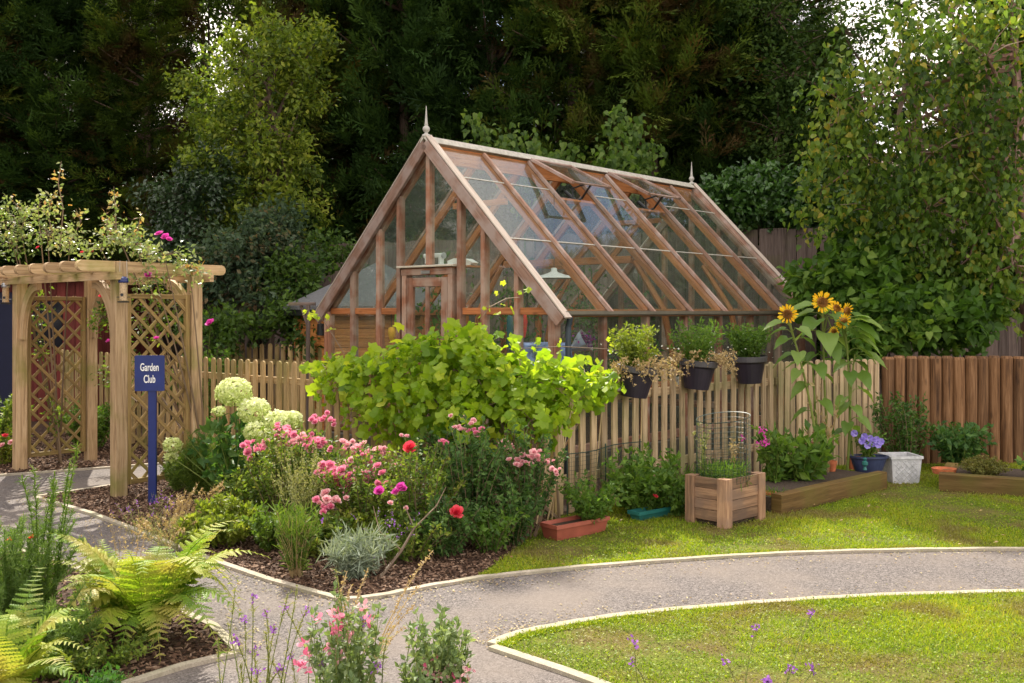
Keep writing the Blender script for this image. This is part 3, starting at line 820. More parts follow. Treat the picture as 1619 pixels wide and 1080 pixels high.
# vents, hinged at the ridge and pushed up
for (a, b) in VENTS:
    v = None
    hinge0 = slope(a + .0, .975, 1, .075); hinge1 = slope(b, .975, 1, .075)
    dn = (slope(a, 0, 1) - slope(a, 1, 1)).normalized(); ang = math.radians(18)
    dn2 = (dn * math.cos(ang) + nR * math.sin(ang)).normalized(); n2 = (nR * math.cos(ang) - dn * math.sin(ang)).normalized()
    Lv = .72
    m = MB()
    m.beam(hinge0 + GU * .03, hinge0 + GU * .03 + dn2 * Lv, .055, .038, n2); m.beam(hinge1 - GU * .03, hinge1 - GU * .03 + dn2 * Lv, .055, .038, n2)
    m.beam(hinge0 + GU * .06 + dn2 * .03, hinge1 - GU * .06 + dn2 * .03, .05, .036, n2); m.beam(hinge0 + GU * .06 + dn2 * (Lv - .02), hinge1 - GU * .06 + dn2 * (Lv - .02), .03, .02, n2)
    v = m.build('roof_vent', W_bar, gh)
    m = MB(); m.slab([hinge0 + GU * .05 + dn2 * .02, hinge1 - GU * .05 + dn2 * .02, hinge1 - GU * .05 + dn2 * Lv, hinge0 + GU * .05 + dn2 * Lv], n2 * .004); m.build('vent_pane', M_roofglass, v)
    mid = (hinge0 + hinge1) / 2; foot = slope((a + b) / 2, VT, 1, -.02)
    tip = mid + dn2 * (Lv - .06)
    m = MB(); m.tube([foot + GU * .02, foot + GU * .1 + nR * .06, tip + GU * .06], .014, 6); m.tube([foot - GU * .02, foot - GU * .02 + nR * .1 + dn * -.12, tip - GU * .02], .012, 6)
    m.tube([foot + GU * .05, foot + GU * .05 - dn * .22 - nR * .03], .024, 8); m.tube([foot - GU * .12, foot + GU * .12], .014, 6); m.build('vent_opener', M_black, v)
# tie beams and struts inside
for u in (.8, 2.4, 4.0):
    t = .38
    m = MB(); m.beam(slope(u, t, 1, -.12), slope(u, t, -1, -.12), .045, .09, (0, 0, 1)) if u == 2.4 else m.beam(slope(u, .72, 1, -.12), slope(u, .72, -1, -.12), .04, .07, (0, 0, 1)); m.build('tie_beam', W_cedar_in, gh)
for u in (2.4, 4.0):
    for s_ in (1, -1):
        m = MB(); v0 = .14 if s_ > 0 else GW - .14
        m.tube([slope(u, .36, s_, -.10), (slope(u, .2, s_, -.16) + gp(u, v0, 1.45)) / 2, gp(u, v0, .95)], [.035, .04, .035], 6); m.build('curved_brace', W_cedar_in, gh)
m = MB(); m.beam(gp(.03, .5, 2.12), gp(GL, .5, 2.12), .03, .06, (0, 0, 1)) if False else m.beam(gp(2.42, GW - .6, 2.35), gp(4.2, GW - .6, 2.35), .03, .07, (0, 0, 1)); m.build('purlin', W_cedar_in, gh)
# gutter and downpipe
gpf = [(-.055, .03), (-.055, -.02), (-.03, -.045), (.03, -.045), (.055, -.02), (.055, .035), (.045, .035), (.045, -.012), (.025, -.033), (-.025, -.033), (-.045, -.012), (-.045, .03)]
gpf = [(x_ * .8, y_ * .62) for x_, y_ in gpf]
m = MB(); m.extr(gpf, gp(-.03, -.085, GE - .02), gp(GL - .35, -.085, GE - .02), (0, 0, 1)); m.build('gutter', M_gutter, gh)
m = MB(); m.tube([gp(.09, -.085, GE - .06), gp(.09, -.06, GE - .16), gp(.09, -.055, .1)], .03, 12); m.build('downpipe', M_pipe, gh)
# finials
for u in (-.06, GL):
    m = MB(); m.lathe(gp(u, GW / 2, GR + .10), [(r_ * .75, h_ * .74 - .03) for r_, h_ in [(.0, 0), (.06, 0), (.06, .04), (.03, .055), (.022, .075), (.045, .095), (.055, .125), (.045, .155), (.022, .18), (.03, .19), (.022, .21), (.012, .36), (.004, .47), (.0, .475)]], 14)
    m.build('finial', plain('grey_finial_paint', (.42, .40, .36), rough=.5) if u < 0 else bpy.data.materials['grey_finial_paint'], gh, smooth=True)

# things inside the greenhouse
bench = thing('potting_bench', 'slatted cedar staging along the near side inside the greenhouse', 'bench', gp(2.6, .5, 0))
m = MB()
for i in range(5): m.beam(gp(.9, .2 + i * .14, .80), gp(GL - .2, .2 + i * .14, .80), .11, .022, (0, 0, 1))
m.build('bench_top', W_cedar_in, bench)
for u in (1.0, 2.6, 4.2, 5.2):
    for v in (.18, .75):
        m = MB(); m.beam(gp(u, v, 0), gp(u, v, .785), .05, .05, GU); m.build('leg', W_cedar_in, bench)
M_gl = leafmat('tender_green_leaf', [(.06, .14, .02), (.12, .24, .04), (.20, .34, .06)], trans=.5)
M_gl2 = leafmat('dark_indoor_leaf', [(.03, .08, .02), (.06, .14, .03), (.12, .20, .05)], trans=.4)
def potshape(mb, c, r0, r1, h, rim=.012, sides=18):
    mb.lathe(c, [(r0 * .0, 0), (r0, 0), (r1 * .96, h - .03), (r1, h - .03), (r1, h), (r1 - rim, h), (r1 - rim, h - .03), (0, h - .03)], sides)
def greenery(mb, c, rx, h, n, size, tmpl=T_LEAF, lean=.5):
    c = np.array(c); nst = max(4, n // 14)
    for k in range(nst):
        a = RG.uniform(0, 6.28); r = rx * RG.uniform(0.1, 1) ; top = c + [math.cos(a) * r, math.sin(a) * r, h * RG.uniform(.55, 1)]
        t = RG.random(n // nst + 1) ** .8
        b0 = c + [math.cos(a) * r * .3, math.sin(a) * r * .3, 0]
        p = b0 + (top - b0) * t[:, None] + RG.normal(size=(len(t), 3)) * size * .4
        X = rdir(len(t), .35) ; mb.inst(tmpl, p, X, rdir(len(t), 1.0), RG.uniform(.6, 1.25, len(t)) * size)
sp = [(1.5, .35, .08, .1, 'seedling'), (1.95, .3, .07, .12, ''), (2.25, .42, .1, .14, ''), (2.7, .3, .08, .1, ''), (3.05, .4, .07, .12, ''), (3.5, .3, .09, .14, ''), (3.9, .42, .08, .1, ''), (4.4, .3, .08, .12, ''), (4.9, .4, .09, .14, '')]
desc = ['nearest the door', 'with spiky green leaves', 'broad and leafy', 'with pale trailing leaves', 'in the middle of the bench', 'tallest on the bench', 'short and bushy', 'near the far end', 'at the far end']
for i, (u, v, r, h, _) in enumerate(sp):
    t = thing('potted_plant', 'potted plant on the greenhouse bench, ' + desc[i], 'potted plant', gp(u, v, .812), 'pots on the greenhouse bench')
    m = MB(); potshape(m, gp(u, v, .812), r * .7, r, h); m.build('pot', M_white if i % 3 == 0 else M_terra, t)
    m = MB(); greenery(m, gp(u, v, .812 + h - .04), r * 1.9, .25 + .12 * (i % 3), 130, .07, lean=.4); m.build('foliage', M_gl if i % 2 else M_gl2, t)
tom = thing('tomato_plant', 'tall straggly tomato plants climbing strings inside the greenhouse', 'plant', gp(2.6, 2.9, 0))
m = MB()
for k in range(9):
    c = gp(1.0 + k * .5, 2.7 + .3 * math.sin(k * 2.1), 0); hh = RG.uniform(1.7, 2.5)
    m.tube([c, c + Vector((.03, 0, hh * .5)), c + Vector((0, .03, hh))], .008, 5)
m.build('stem', M_gl2, tom)
m = MB()
for k in range(9):
    c = np.array(gp(1.0 + k * .5, 2.7 + .3 * math.sin(k * 2.1), 0)); hh = RG.uniform(1.7, 2.5); n = 260
    p = c + RG.normal(size=(n, 3)) * [.17, .17, 0] + np.c_[np.zeros((n, 2)), RG.uniform(.3, hh, n)]
    m.inst(T_LEAF, p, rdir(n, -.4), rdir(n, .8), RG.uniform(.05, .11, n))
m.build('foliage', M_gl2, tom)
# pendant lamp shade
c = W(876, 440, 11.9)
m = MB(); m.lathe(c, [(.27, 0), (.25, .012), (.12, .045), (.05, .07), (.035, .085), (.035, .12), (0, .125), (0, .11), (.03, .08), (.11, .035), (.24, .004), (.27, 0)], 28)
lamp = thing('pendant_lamp', 'flat white lampshade hanging inside the greenhouse near the door side', 'lamp', c)
m.build('lamp_shade', M_white, lamp, smooth=True)
m = MB(); m.tube([c + Vector((0, 0, .1)), c + Vector((0, 0, 1.0))], .004, 5); m.build('cord', M_black, lamp)
# sewing machine on a ledge behind the middle stud
c = gp(.16, 1.81, DH + .10)
m = MB(); m.beam(gp(.16, 1.25, DH + .085), gp(.16, 2.40, DH + .085), .2, .022, (0, 0, 1)); tag(m.build('inner_shelf', W_cedar_in, None, loc=gp(.16, 1.81, DH + .085)), 'narrow ledge above the door inside the greenhouse', 'shelf')
sm = thing('sewing_machine', 'small white toy sewing machine on the ledge above the greenhouse door', 'sewing machine', c)
m = MB(); q = lambda v, z: gp(.16, v, DH + .10 + z)
m.beam(q(2.05, .012), q(1.62, .012), .12, .02, (0, 0, 1), ch=.006); m.build('bed_plate', M_white, sm)
m = MB(); m.beam(q(1.80, .02), q(1.80, .13), .05, .06, GU, ch=.012); m.beam(q(1.775, .125), q(2.06, .125), .05, .05, (0, 0, 1), ch=.016); m.beam(q(2.03, .04), q(2.03, .105), .035, .04, GU, ch=.01); m.build('arm', M_white, sm)
m = MB(); m.lathe(q(1.765, .12), [(0, 0), (.035, 0), (.035, .015), (0, .015)], 14, axis=-GV); m.build('hand_wheel', M_steel, sm)
m = MB(); vs = [(1.70, .0), (1.36, .0), (1.32, .03), (1.42, .075), (1.60, .085), (1.70, .06)]
m.slab([q(v, z) for v, z in vs], GU * .1); tag(m.build('white_bag', M_white, None, loc=c), 'crumpled white bag lying beside the toy sewing machine', 'bag')
# hanging ornaments near the door
def hang(name, label, cat, c, col, h, r, top):
    t = thing(name, label, cat, c)
    m = MB(); m.lathe(c, [(0, -h), (r * .5, -h * .85), (r, -h * .4), (r * .8, -h * .05), (0, 0)], 12); m.build('body', plain(name + '_' + cat + '_colour' + str(h), col, rough=.6), t, smooth=True)
    m = MB(); m.tube([c, c + Vector((0, 0, top))], .003, 4); m.build('string', M_black, t)
hang('hanging_corn', 'yellow corn cob hanging outside the greenhouse gable', 'corn cob', W(619, 517, 11.85), (.85, .45, .04), .18, .045, .22)
hang('hanging_corn_husk', 'bright green husk hanging beside the yellow corn cob', 'husk', W(629, 492, 11.9), (.15, .38, .03), .26, .04, .05)
def parasol(name, label, c, col, h, r):
    t = thing(name, label, 'umbrella', c)
    m = MB(); m.lathe(c, [(.008, -h), (r * .6, -h * .8), (r, -h * .3), (r * .7, 0), (0, .01)], 9); m.build('canopy', plain(name + '_cloth_%d' % int(col[0] * 100), col, rough=.7), t)
    m = MB(); m.tube([c + Vector((0, 0, -h - .1)), c + Vector((0, 0, .06))], .007, 6); m.tube([c + Vector((0, 0, .06)), c + Vector((.03, 0, .12)), c + Vector((.06, 0, .08))], .009, 6); m.build('handle', M_black, t)
parasol('folded_umbrella', 'folded teal umbrella hanging behind the greenhouse gable', W(806, 500, 10.9), (.03, .13, .15), .36, .04)
parasol('folded_umbrella', 'folded red umbrella hanging behind the greenhouse gable', W(829, 498, 10.8), (.55, .03, .02), .24, .035)
# wrapped bouquet on the bench by the corner
c = W(915, 545, 10.75)
t = thing('bouquet', 'purple flowers in silver wrapping hanging inside the greenhouse corner', 'bouquet', c)
m = MB(); m.lathe(c, [(.012, -.16), (.05, -.05), (.11, .05), (.13, .10), (.12, .10), (.10, .045), (.01, -.1)], 9, axis=(.8, -.3, .5)); m.build('wrapping', plain('silver_foil', (.55, .56, .60), rough=.3, metal=.5), t)
m = MB(); n = 160; cc = np.array(c) + np.array([.07, -.02, .04]); m.inst(T_PETAL, cc + RG.normal(size=(n, 3)) * .045, rdir(n), rdir(n), .035); m.build('flower', leafmat('purple_pink_petal', [(.12, .03, .20), (.35, .04, .25), (.05, .06, .25)], trans=.3), t)
# blue cloth on a table near the front corner
t = thing('garden_table', 'small table under a blue and white cloth inside the greenhouse', 'table', W(858, 560, 10.6))
c = W(858, 545, 10.6)
m = MB(); m.lathe(c, [(0, .02), (.27, .02), (.29, .0), (.31, -.10), (.33, -.2), (.3, -.2), (.28, -.02), (0, 0)], 22); m.build('tablecloth', plain('blue_white_cloth', (.16, .22, .42), noise=.9, nscale=7), t)
m = MB(); m.tube([c + Vector((0, 0, .0)), Vector((c.x, c.y, 0.02))], .03, 8); m.build('leg', W_cedar_in, t)
# pale blinds far inside
c = W(672, 465, 13.2)

# ------------------------------------------------------------------ summerhouse behind
sh = thing('summerhouse', 'small orange boarded summerhouse with grey felt roof behind the greenhouse', 'shed', (-2.15, 15.3, 0))
cx, cy, R8, WH = -2.0, 15.2, 1.25, 1.72
cor = [Vector((cx + R8 * math.cos(PI / 8 + k * PI / 4), cy + R8 * math.sin(PI / 8 + k * PI / 4), 0)) for k in range(8)]
for k in range(8):
    a, b = cor[k], cor[(k + 1) % 8]; m = MB(); d = (b - a); nrm = Vector((d.y, -d.x, 0)).normalized()
    nb = 13
    for i in range(nb):
        z = (i + .5) * WH / nb
        m.beam(a + Vector((0, 0, z)) + nrm * (.004 * (i % 2)), b + Vector((0, 0, z)) + nrm * (.004 * (i % 2)), .03, WH / nb - .004, (0, 0, 1), ch=.006)
    m.build('wall', W_shed, sh)
for k in range(8):
    a, b = cor[k], cor[(k + 1) % 8]; ctr = Vector((cx, cy, 0)); s = 1.14
    A = ctr + (a - ctr) * s + Vector((0, 0, WH + .0)); B = ctr + (b - ctr) * s + Vector((0, 0, WH)); Tt = ctr + Vector((0, 0, WH + .68))
    m = MB(); m.faces([A, B, Tt, A + Vector((0, 0, .05)), B + Vector((0, 0, .05)), Tt + Vector((0, 0, .05))], [(0, 2, 1), (3, 4, 5), (0, 1, 4, 3)]); m.build('roof_panel', M_felt, sh)
m = MB()
for k in range(8):
    a, b = cor[k], cor[(k + 1) % 8]; m.beam(Vector((cx, cy, 0)) + (a - Vector((cx, cy, 0))) * 1.12 + Vector((0, 0, WH - .03)), Vector((cx, cy, 0)) + (b - Vector((cx, cy, 0))) * 1.12 + Vector((0, 0, WH - .03)), .02, .11, (0, 0, 1))
m.build('fascia', M_black, sh)
m = MB(); c = W(507, 519, 13.9); m.lathe(c - Vector((0, 0, .1)), [(0, 0), (.05, 0), (.05, .16), (0, .17)], 10); m.build('wall_lamp', M_black, sh)
gp_ = thing('wooden_post_bracket', 'thin grey wooden post with bracket arm left of the orange summerhouse', 'post', W(487, 620, 13.6))
b0 = W(487, 600, 13.6); b0.z = 0; t0 = W(487, 483, 13.6)
m = MB(); m.beam(b0, t0, .05, .05, (1, 0, 0)); m.build('post', W_grey, gp_)
m = MB(); m.beam(t0 + Vector((-.26, 0, .02)), t0 + Vector((.1, 0, .02)), .05, .045, (0, 0, 1)); m.beam(t0 + Vector((-.0, .03, -.3)), t0 + Vector((-.1, .03, 0)), .04, .04, (0, 1, 0)); m.build('bracket', W_grey, gp_)

# ------------------------------------------------------------------ picket fences
def picket_mesh(mat, h, w, th, seed):
    random.seed(seed); m = MB(); r = w / 2; k = 7
    prof = [(-r, 0), (r, 0), (r, h - r * .9)] + [(r * math.cos(a), h - r * .9 + r * .9 * math.sin(a)) for a in [PI * i / k for i in range(1, k)]] + [(-r, h - r * .9)]
    k = len(prof); vs = [(x, -th / 2, z) for x, z in prof] + [(x, th / 2, z) for x, z in prof]
    F = [tuple(range(k)), tuple(range(2 * k - 1, k - 1, -1))]; uv = [(seed * 3.1 + z, x + seed) for x, z in prof] + [(seed * 3.1 + z, x + seed + .5) for x, z in prof[::-1]]
    for i in range(k):
        j = (i + 1) % k; F.append((i, k + i, k + j, j)); uv += [(seed + prof[i][1], .2), (seed + prof[i][1], .2 + th), (seed + prof[j][1], .2 + th), (seed + prof[j][1], .2)]
    m.faces(vs, F, uv, random.random())
    return m.mesh('picket', mat)
def fence(label, A, B, mat, h=1.16, spacing=.140, w=.070, group=None, posts=1.8, railside=1, hj=.008, rails=(.28, .95)):
    A = Vector(A); B = Vector(B); d = (B - A); L = d.length; d.normalize(); nrm = Vector((d.y, -d.x, 0)) * railside
    t = thing('picket_fence', label, 'fence', A, group)
    mes = [picket_mesh(mat, h, w, .02, s) for s in range(6)]
    n = int(L / spacing); rz = math.atan2(d.y, d.x)
    for i in range(n):
        p = A + d * (i + .5) * L / n
        put('picket', mes[random.randrange(6)], t, p + Vector((0, 0, random.uniform(-hj, hj))), rot=(random.uniform(-.006, .006), random.uniform(-.012, .012), rz + random.uniform(-.03, .03)))
    for z in rails:
        m = MB(); m.beam(A - nrm * .032 + Vector((0, 0, z)), B - nrm * .032 + Vector((0, 0, z)), .038, .075, (0, 0, 1)); m.build('rail', mat, t)
    k = max(1, int(L / posts))
    for i in range(k + 1):
        p = A + d * (L * i / k) - nrm * .10
        m = MB(); m.beam(p, p + Vector((0, 0, h - .04)), .09, .09, d, ch=.01); m.build('post', mat, t)
    return t
dL = Vector((-.7514, .6599, 0))
fence('left weathered picket fence running from the vine back behind the arch', FENCE_C + Vector((-.02, .02, 0)), FENCE_C + dL * 8.9, W_picketL, railside=-1)
fence('pale picket fence on the right below the hanging pots', FENCE_C + Vector((.03, .02, 0)), FENCE_B, W_picketR, spacing=.136, w=.068, railside=1)
fence('closely spaced picket fence behind the sunflowers', FENCE_B + Vector((.03, .03, 0)), FENCE_E, W_picketR, spacing=.078, w=.058, h=1.17)
fence('low picket fence in the shade left of the summerhouse', Vector((-4.4, 15.6, 0)), Vector((-2.75, 14.2, 0)), W_picketL, h=1.22, spacing=.16, w=.085)

# tall close-boarded fence at the back
def board_fence(label, A, B, h, bw=.14):
    A = Vector(A); B = Vector(B); d = (B - A); L = d.length; d.normalize(); n = int(L / bw); rz = math.atan2(d.y, d.x)
    t = thing('board_fence', label, 'fence', A); mes = []
    for s in range(5):
        random.seed(s + 40); m = MB(); m.beam((0, 0, 0), (0, 0, h), bw * 1.06, .02, (0, 1, 0), ch=.003); mes.append(m.mesh('board', W_grey))
    for i in range(n):
        p = A + d * (i + .5) * L / n; nrm = Vector((-d.y, d.x, 0))
        put('board', mes[i % 5], t, p + nrm * (.008 if i % 2 else 0) + Vector((0, 0, random.uniform(-.015, .015))), rot=(0, random.uniform(-.008, .008), rz))
    m = MB(); m.beam(A + Vector((0, .05, h - .3)), B + Vector((0, .05, h - .3)), .05, .09, (0, 0, 1)); m.beam(A + Vector((0, .05, .4)), B + Vector((0, .05, .4)), .05, .09, (0, 0, 1)); m.build('rail', W_grey, t)
board_fence('tall grey board fence behind the summerhouse on the left', Vector((-7.2, 20.3, 0)), Vector((-.9, 17.7, 0)), 2.95)
board_fence('tall grey board fence behind the greenhouse on the right', Vector((-.8, 17.5, 0)), Vector((4.6, 15.3, 0)), 2.97)
board_fence('tall dark board fence behind the log palisade', Vector((4.65, 15.2, 0)), Vector((12.3, 14.2, 0)), 2.97)

# log palisade
lf = thing('log_palisade', 'brown palisade of upright half round logs at the right', 'fence', (4.15, 11.28, 0))
lm = []
for s in range(7):
    random.seed(s + 70); m = MB(); rr = .0655 + .003 * math.sin(s * 2.2)
    prof = [(rr * math.cos(a), rr * math.sin(a)) for a in [2 * PI * k / 14 for k in range(14)]]
    m.extr(prof, (0, 0, 0), (0, 0, 1.17), (0, 1, 0)); m.extr(prof, (0, 0, 1.17), (0, 0, 1.195), (0, 1, 0), scale1=.82)
    lm.append(m.mesh('log', W_log, smooth=False))
for i in range(62):
    x = 4.19 + i * .1325
    put('log', lm[i % 7], lf, Vector((x, 11.28 + .012 * math.sin(i * 1.7), random.uniform(-.012, .01))), rot=(random.uniform(-.008, .008), random.uniform(-.01, .01), random.uniform(0, 6.28)))

# ------------------------------------------------------------------ garden arch
pg = thing('garden_arch', 'timber garden arch with lattice sides and rounded rafters over the path', 'arch', (-4.4, 10.2, 0))
PB = Vector((-3.605, 9.27, 0)); aw = Vector((-.728, .685, 0)).normalized(); ad_ = Vector((.62, .78, 0)).normalized()
PA = PB + aw * 2.30; PD = PB + ad_ * .80; PC = PA + ad_ * .80
ZR = 2.02
for p in (PA, PB, PC, PD):
    m = MB(); top = ZR + (.13 if p in (PB,) else .03)
    m.beam(p, p + Vector((0, 0, top)), .118 if p in (PA, PB) else .112, .118 if p in (PA, PB) else .112, aw, ch=.008); m.build('post', W_pergola, pg)
for p0, s in ((PA, -1), (PC, 1)):
    o = ad_ * (.085 * s)
    a = p0 + aw * .28 + o; b = p0 - aw * 2.48 + o
    m = MB(); m.extr([(-.0225, -.035), (.0225, -.035), (.0225, .035), (-.0225, .035)], a + Vector((0, 0, ZR)), b + Vector((0, 0, ZR)), (0, 0, 1)); m.build('rail', W_pergola, pg)
def rafter_mesh(a, b, h=.098, w=.05):
    m = MB(); r = h / 2; L = (b - a).length; k = 8
    prof = [(r + 0 - r * math.sin(t), r * math.cos(t)) for t in [PI * i / k for i in range(k + 1)]]
    prof = [(r - r * math.sin(PI * i / k), r * math.cos(PI * i / k)) for i in range(k + 1)] + [(L - r + r * math.sin(PI * i / k), -r * math.cos(PI * i / k)) for i in range(k + 1)]
    d, s, u = frame(b - a); kk = len(prof)
    vs = [a + d * x + u * z - s * w / 2 for x, z in prof] + [a + d * x + u * z + s * w / 2 for x, z in prof]
    F = [tuple(range(kk)), tuple(range(2 * kk - 1, kk - 1, -1))]; o = random.random() * 20
    uv = [(x + o, z + o) for x, z in prof] + [(x + o + 3, z + o) for x, z in prof[::-1]]
    for i in range(kk):
        j = (i + 1) % kk; F.append((i, kk + i, kk + j, j)); uv += [(prof[i][0] + o, 1), (prof[i][0] + o, 1 + w), (prof[j][0] + o, 1 + w), (prof[j][0] + o, 1)]
    m.faces(vs, F, uv); return m
for k in range(8):
    c = PB + aw * (.345 * k - .02) + Vector((0, 0, ZR + .087))
    rafter_mesh(c - ad_ * .42, c + ad_ * 1.13).build('rafter', W_pergola, pg)
def brace(p, dirv):
    m = MB(); pts = []; n = 9
    for i in range(n):
        a = PI / 2 * i / (n - 1)
        pts.append(p + dirv * (.07 + .44 * (1 - math.cos(a))) + Vector((0, 0, ZR - .62 + .57 * math.sin(a))))
    off = ad_ * 0
    vs = []; F = []; uv = []
    for i, q in enumerate(pts):
        d = (pts[min(i + 1, n - 1)] - pts[max(i - 1, 0)]).normalized(); s = ad_; u = d.cross(s)
        for x, y in ((-.025, -.05), (.025, -.05), (.025, .05), (-.025, .05)): vs.append(q + s * x + u * y)
    for i in range(n - 1):
        for k in range(4):
            k2 = (k + 1) % 4; F.append((i * 4 + k, i * 4 + k2, i * 4 + 4 + k2, i * 4 + 4 + k)); uv += [(i * .08, k * .07), (i * .08, k * .07 + .07), (i * .08 + .08, k * .07 + .07), (i * .08 + .08, k * .07)]
    F += [(0, 3, 2, 1), tuple((n - 1) * 4 + k for k in range(4))]; uv += [(0, 0)] * 8
    m.faces(vs, F, uv); m.build('brace', W_pergola, pg)
brace(PA, -aw); brace(PB, aw); brace(PC, -aw); brace(PD, aw)
def lattice(p, q, z0, z1):
    d = (q - p).normalized(); L = (q - p).length - .14; a = p + d * .07
    t = MB(); 
    t.beam(a + d * .02 + Vector((0, 0, z0)), a + d * .02 + Vector((0, 0, z1)), .045, .045, d); t.beam(a + d * (L - .02) + Vector((0, 0, z0)), a + d * (L - .02) + Vector((0, 0, z1)), .045, .045, d)
    t.beam(a + d * .043 + Vector((0, 0, z1 - .022)), a + d * (L - .043) + Vector((0, 0, z1 - .022)), .04, .045, (0, 0, 1)); t.beam(a + d * .043 + Vector((0, 0, z0 + .022)), a + d * (L - .043) + Vector((0, 0, z0 + .022)), .04, .045, (0, 0, 1))
    fr = t.build('lattice_panel', W_lattice, pg)
    H = z1 - z0; st = .19; nrm = Vector((-d.y, d.x, 0)); m = MB()
    for s, o in ((1, .007), (-1, -.007)):
        c = -H
        while c < L + H:
            # line x = c + s*z
            zs = []
            za, zb = 0.0, H
            if s > 0:
                za = max(za, -c); zb = min(zb, L - c); xa, xb = c + za, c + zb
            else:
                cc = c + H if False else c
                za = max(za, c - L); zb = min(zb, c); xa, xb = c - za, c - zb
            if zb - za > .05 and -1e-6 <= min(xa, xb) and max(xa, xb) <= L + 1e-6:
                m.beam(a + d * xa + Vector((0, 0, z0 + za)) + nrm * o, a + d * xb + Vector((0, 0, z0 + zb)) + nrm * o, .012, .030, nrm.cross(d * (xb - xa) + Vector((0, 0, zb - za))), ch=.001)
            c += st
    m.build('lattice', W_lattice, fr)
lattice(PA, PC, .12, 1.86); lattice(PB, PD, .10, 1.86)

# ------------------------------------------------------------------ sign
sx = G(240, 797)
sg = thing('garden_sign', 'blue sign on a blue post reading Garden Club beside the arch', 'sign', sx)
rz = math.radians(6); sxv = Vector((math.cos(rz), math.sin(rz), 0)); syv = Vector((-math.sin(rz), math.cos(rz), 0))
m = MB(); m.beam(sx + Vector((0, .02, 0)), sx + Vector((0, .02, 1.26)), .07, .04, syv, ch=.004); m.build('post', M_signblue, sg)
Y0 = sx.y; bc = W(237, 590, Y0) - syv * .012
m = MB(); bw, bh, r = .128, .157, .012
ring = []
for cxx, czz, a0 in ((bw - r, bh - r, 0), (-bw + r, bh - r, 90), (-bw + r, -bh + r, 180), (bw - r, -bh + r, 270)):
    for k in range(5):
        a = math.radians(a0 + 22.5 * k); ring.append(bc + sxv * (cxx + r * math.cos(a)) + Vector((0, 0, czz + r * math.sin(a))))
m.slab(ring, syv * .008); brd = m.build('board', M_signblue, sg)
for txt, dz_, in (('Garden', .050), ('Club', -.054)):
    cu = bpy.data.curves.new('lettering', 'FONT'); cu.body = txt; cu.size = .094; cu.align_x = 'CENTER'; cu.align_y = 'CENTER'; cu.extrude = .0008; cu.offset = .0014
    tmp = bpy.data.objects.new('tmp', cu); COL.objects.link(tmp)
    bpy.context.view_layer.update()
    me = bpy.data.meshes.new_from_object(tmp.evaluated_get(bpy.context.evaluated_depsgraph_get()))
    bpy.data.objects.remove(tmp); me.materials.clear(); me.materials.append(M_white)
    o = put('lettering', me, brd, bc - syv * .0022 + Vector((0, 0, dz_)), rot=(PI / 2, 0, rz)); o.scale = (.56, 1.02, 1)

# ------------------------------------------------------------------ bird feeders
def feeder(label, c, capmat):
    t = thing('bird_feeder', label, 'bird feeder', c, 'bird feeders on the garden arch')
    m = MB(); m.lathe(c, [(0, 0), (.033, 0), (.033, .17), (0, .17)], 14); m.build('seed_tube', M_feeder, t)
    m = MB(); m.lathe(c + Vector((0, 0, .17)), [(.042, -.01), (.045, .0), (.04, .03), (.02, .045), (0, .047)], 14); m.build('lid', capmat, t)
    m = MB(); m.lathe(c - Vector((0, 0, .02)), [(0, 0), (.05, 0), (.052, .012), (0, .014)], 14); m.tube([c + Vector((-.06, 0, .03)), c + Vector((.06, 0, .03))], .004, 5); m.build('tray', M_black, t)
    m = MB(); m.lathe(c + Vector((0, -.034, .05)), [(.014, -.003), (.014, .003), (0, .003)], 10, axis=(0, -1, 0)); m.build('feeding_port', M_black, t)
    m = MB(); m.tube([c + Vector((-.035, 0, .19)), c + Vector((-.03, 0, .36))], .0015, 4); m.tube([c + Vector((.035, 0, .19)), c + Vector((.03, 0, .36))], .0015, 4); m.build('wire', M_steel, t)
feeder('bird feeder with dark blue lid hanging on the front arch post', W(195, 475, 9.13), M_signblue)
feeder('bird feeder hanging from wires at the left end of the arch', W(9, 478, 10.9), M_steel)

# ------------------------------------------------------------------ red building behind the arch
rb = thing('red_cabin', 'dark red boarded cabin behind the arch', 'building', (-8.5, 16.5, 0))
x0, x1, y0, y1, hh = -10.2, -6.45, 15.6, 18.5, 2.28
m = MB()
n = 26
for i in range(n):
    xa = x0 + (x1 - x0) * i / n; wdt = (x1 - x0) / n
    cxp = xa + wdt / 2
    if -8.35 < cxp < -7.62:   # opening with dark door
        m.beam((cxp, y0, 2.0), (cxp, y0, hh), wdt - .006, .03, (0, 1, 0)); continue
    m.beam((cxp, y0, 0), (cxp, y0, hh), wdt - .006, .03, (0, 1, 0))
for i in range(20):
    yy = y0 + .05 + (y1 - y0) * i / 20; m.beam((x1, yy, 0), (x1, yy, hh), .03, (y1 - y0) / 20 - .006, (0, 1, 0))
m.beam((x0, y1, 1.1), (x1, y1, 1.1), .03, 2.2, (0, 0, 1)); m.build('wall', W_red, rb)
m = MB(); m.slab([(x0 - .15, y0 - .2, hh + .02), (x1 + .15, y0 - .2, hh + .02), (x1 + .15, y1 + .1, hh + .12), (x0 - .15, y1 + .1, hh + .12)], .06); m.build('roof', M_felt, rb)
m = MB(); m.beam((x0 - .15, y0 - .22, hh - .02), (x1 + .15, y0 - .22, hh - .02), .025, .14, (0, 0, 1)); m.build('fascia', W_red, rb)
m = MB(); m.beam((-7.99, y0 + .03, 0), (-7.99, y0 + .03, 1.99), .72, .03, (0, 1, 0)); m.build('door', plain('navy_door', (.01, .012, .04), rough=.5), rb)
m = MB(); m.beam((-7.15, y0 - .03, 1.15), (-7.15, y0 - .03, 1.85), .45, .03, (0, 1, 0)); wnd = m.build('window', plain('dark_window', (.015, .015, .02), rough=.08), rb)

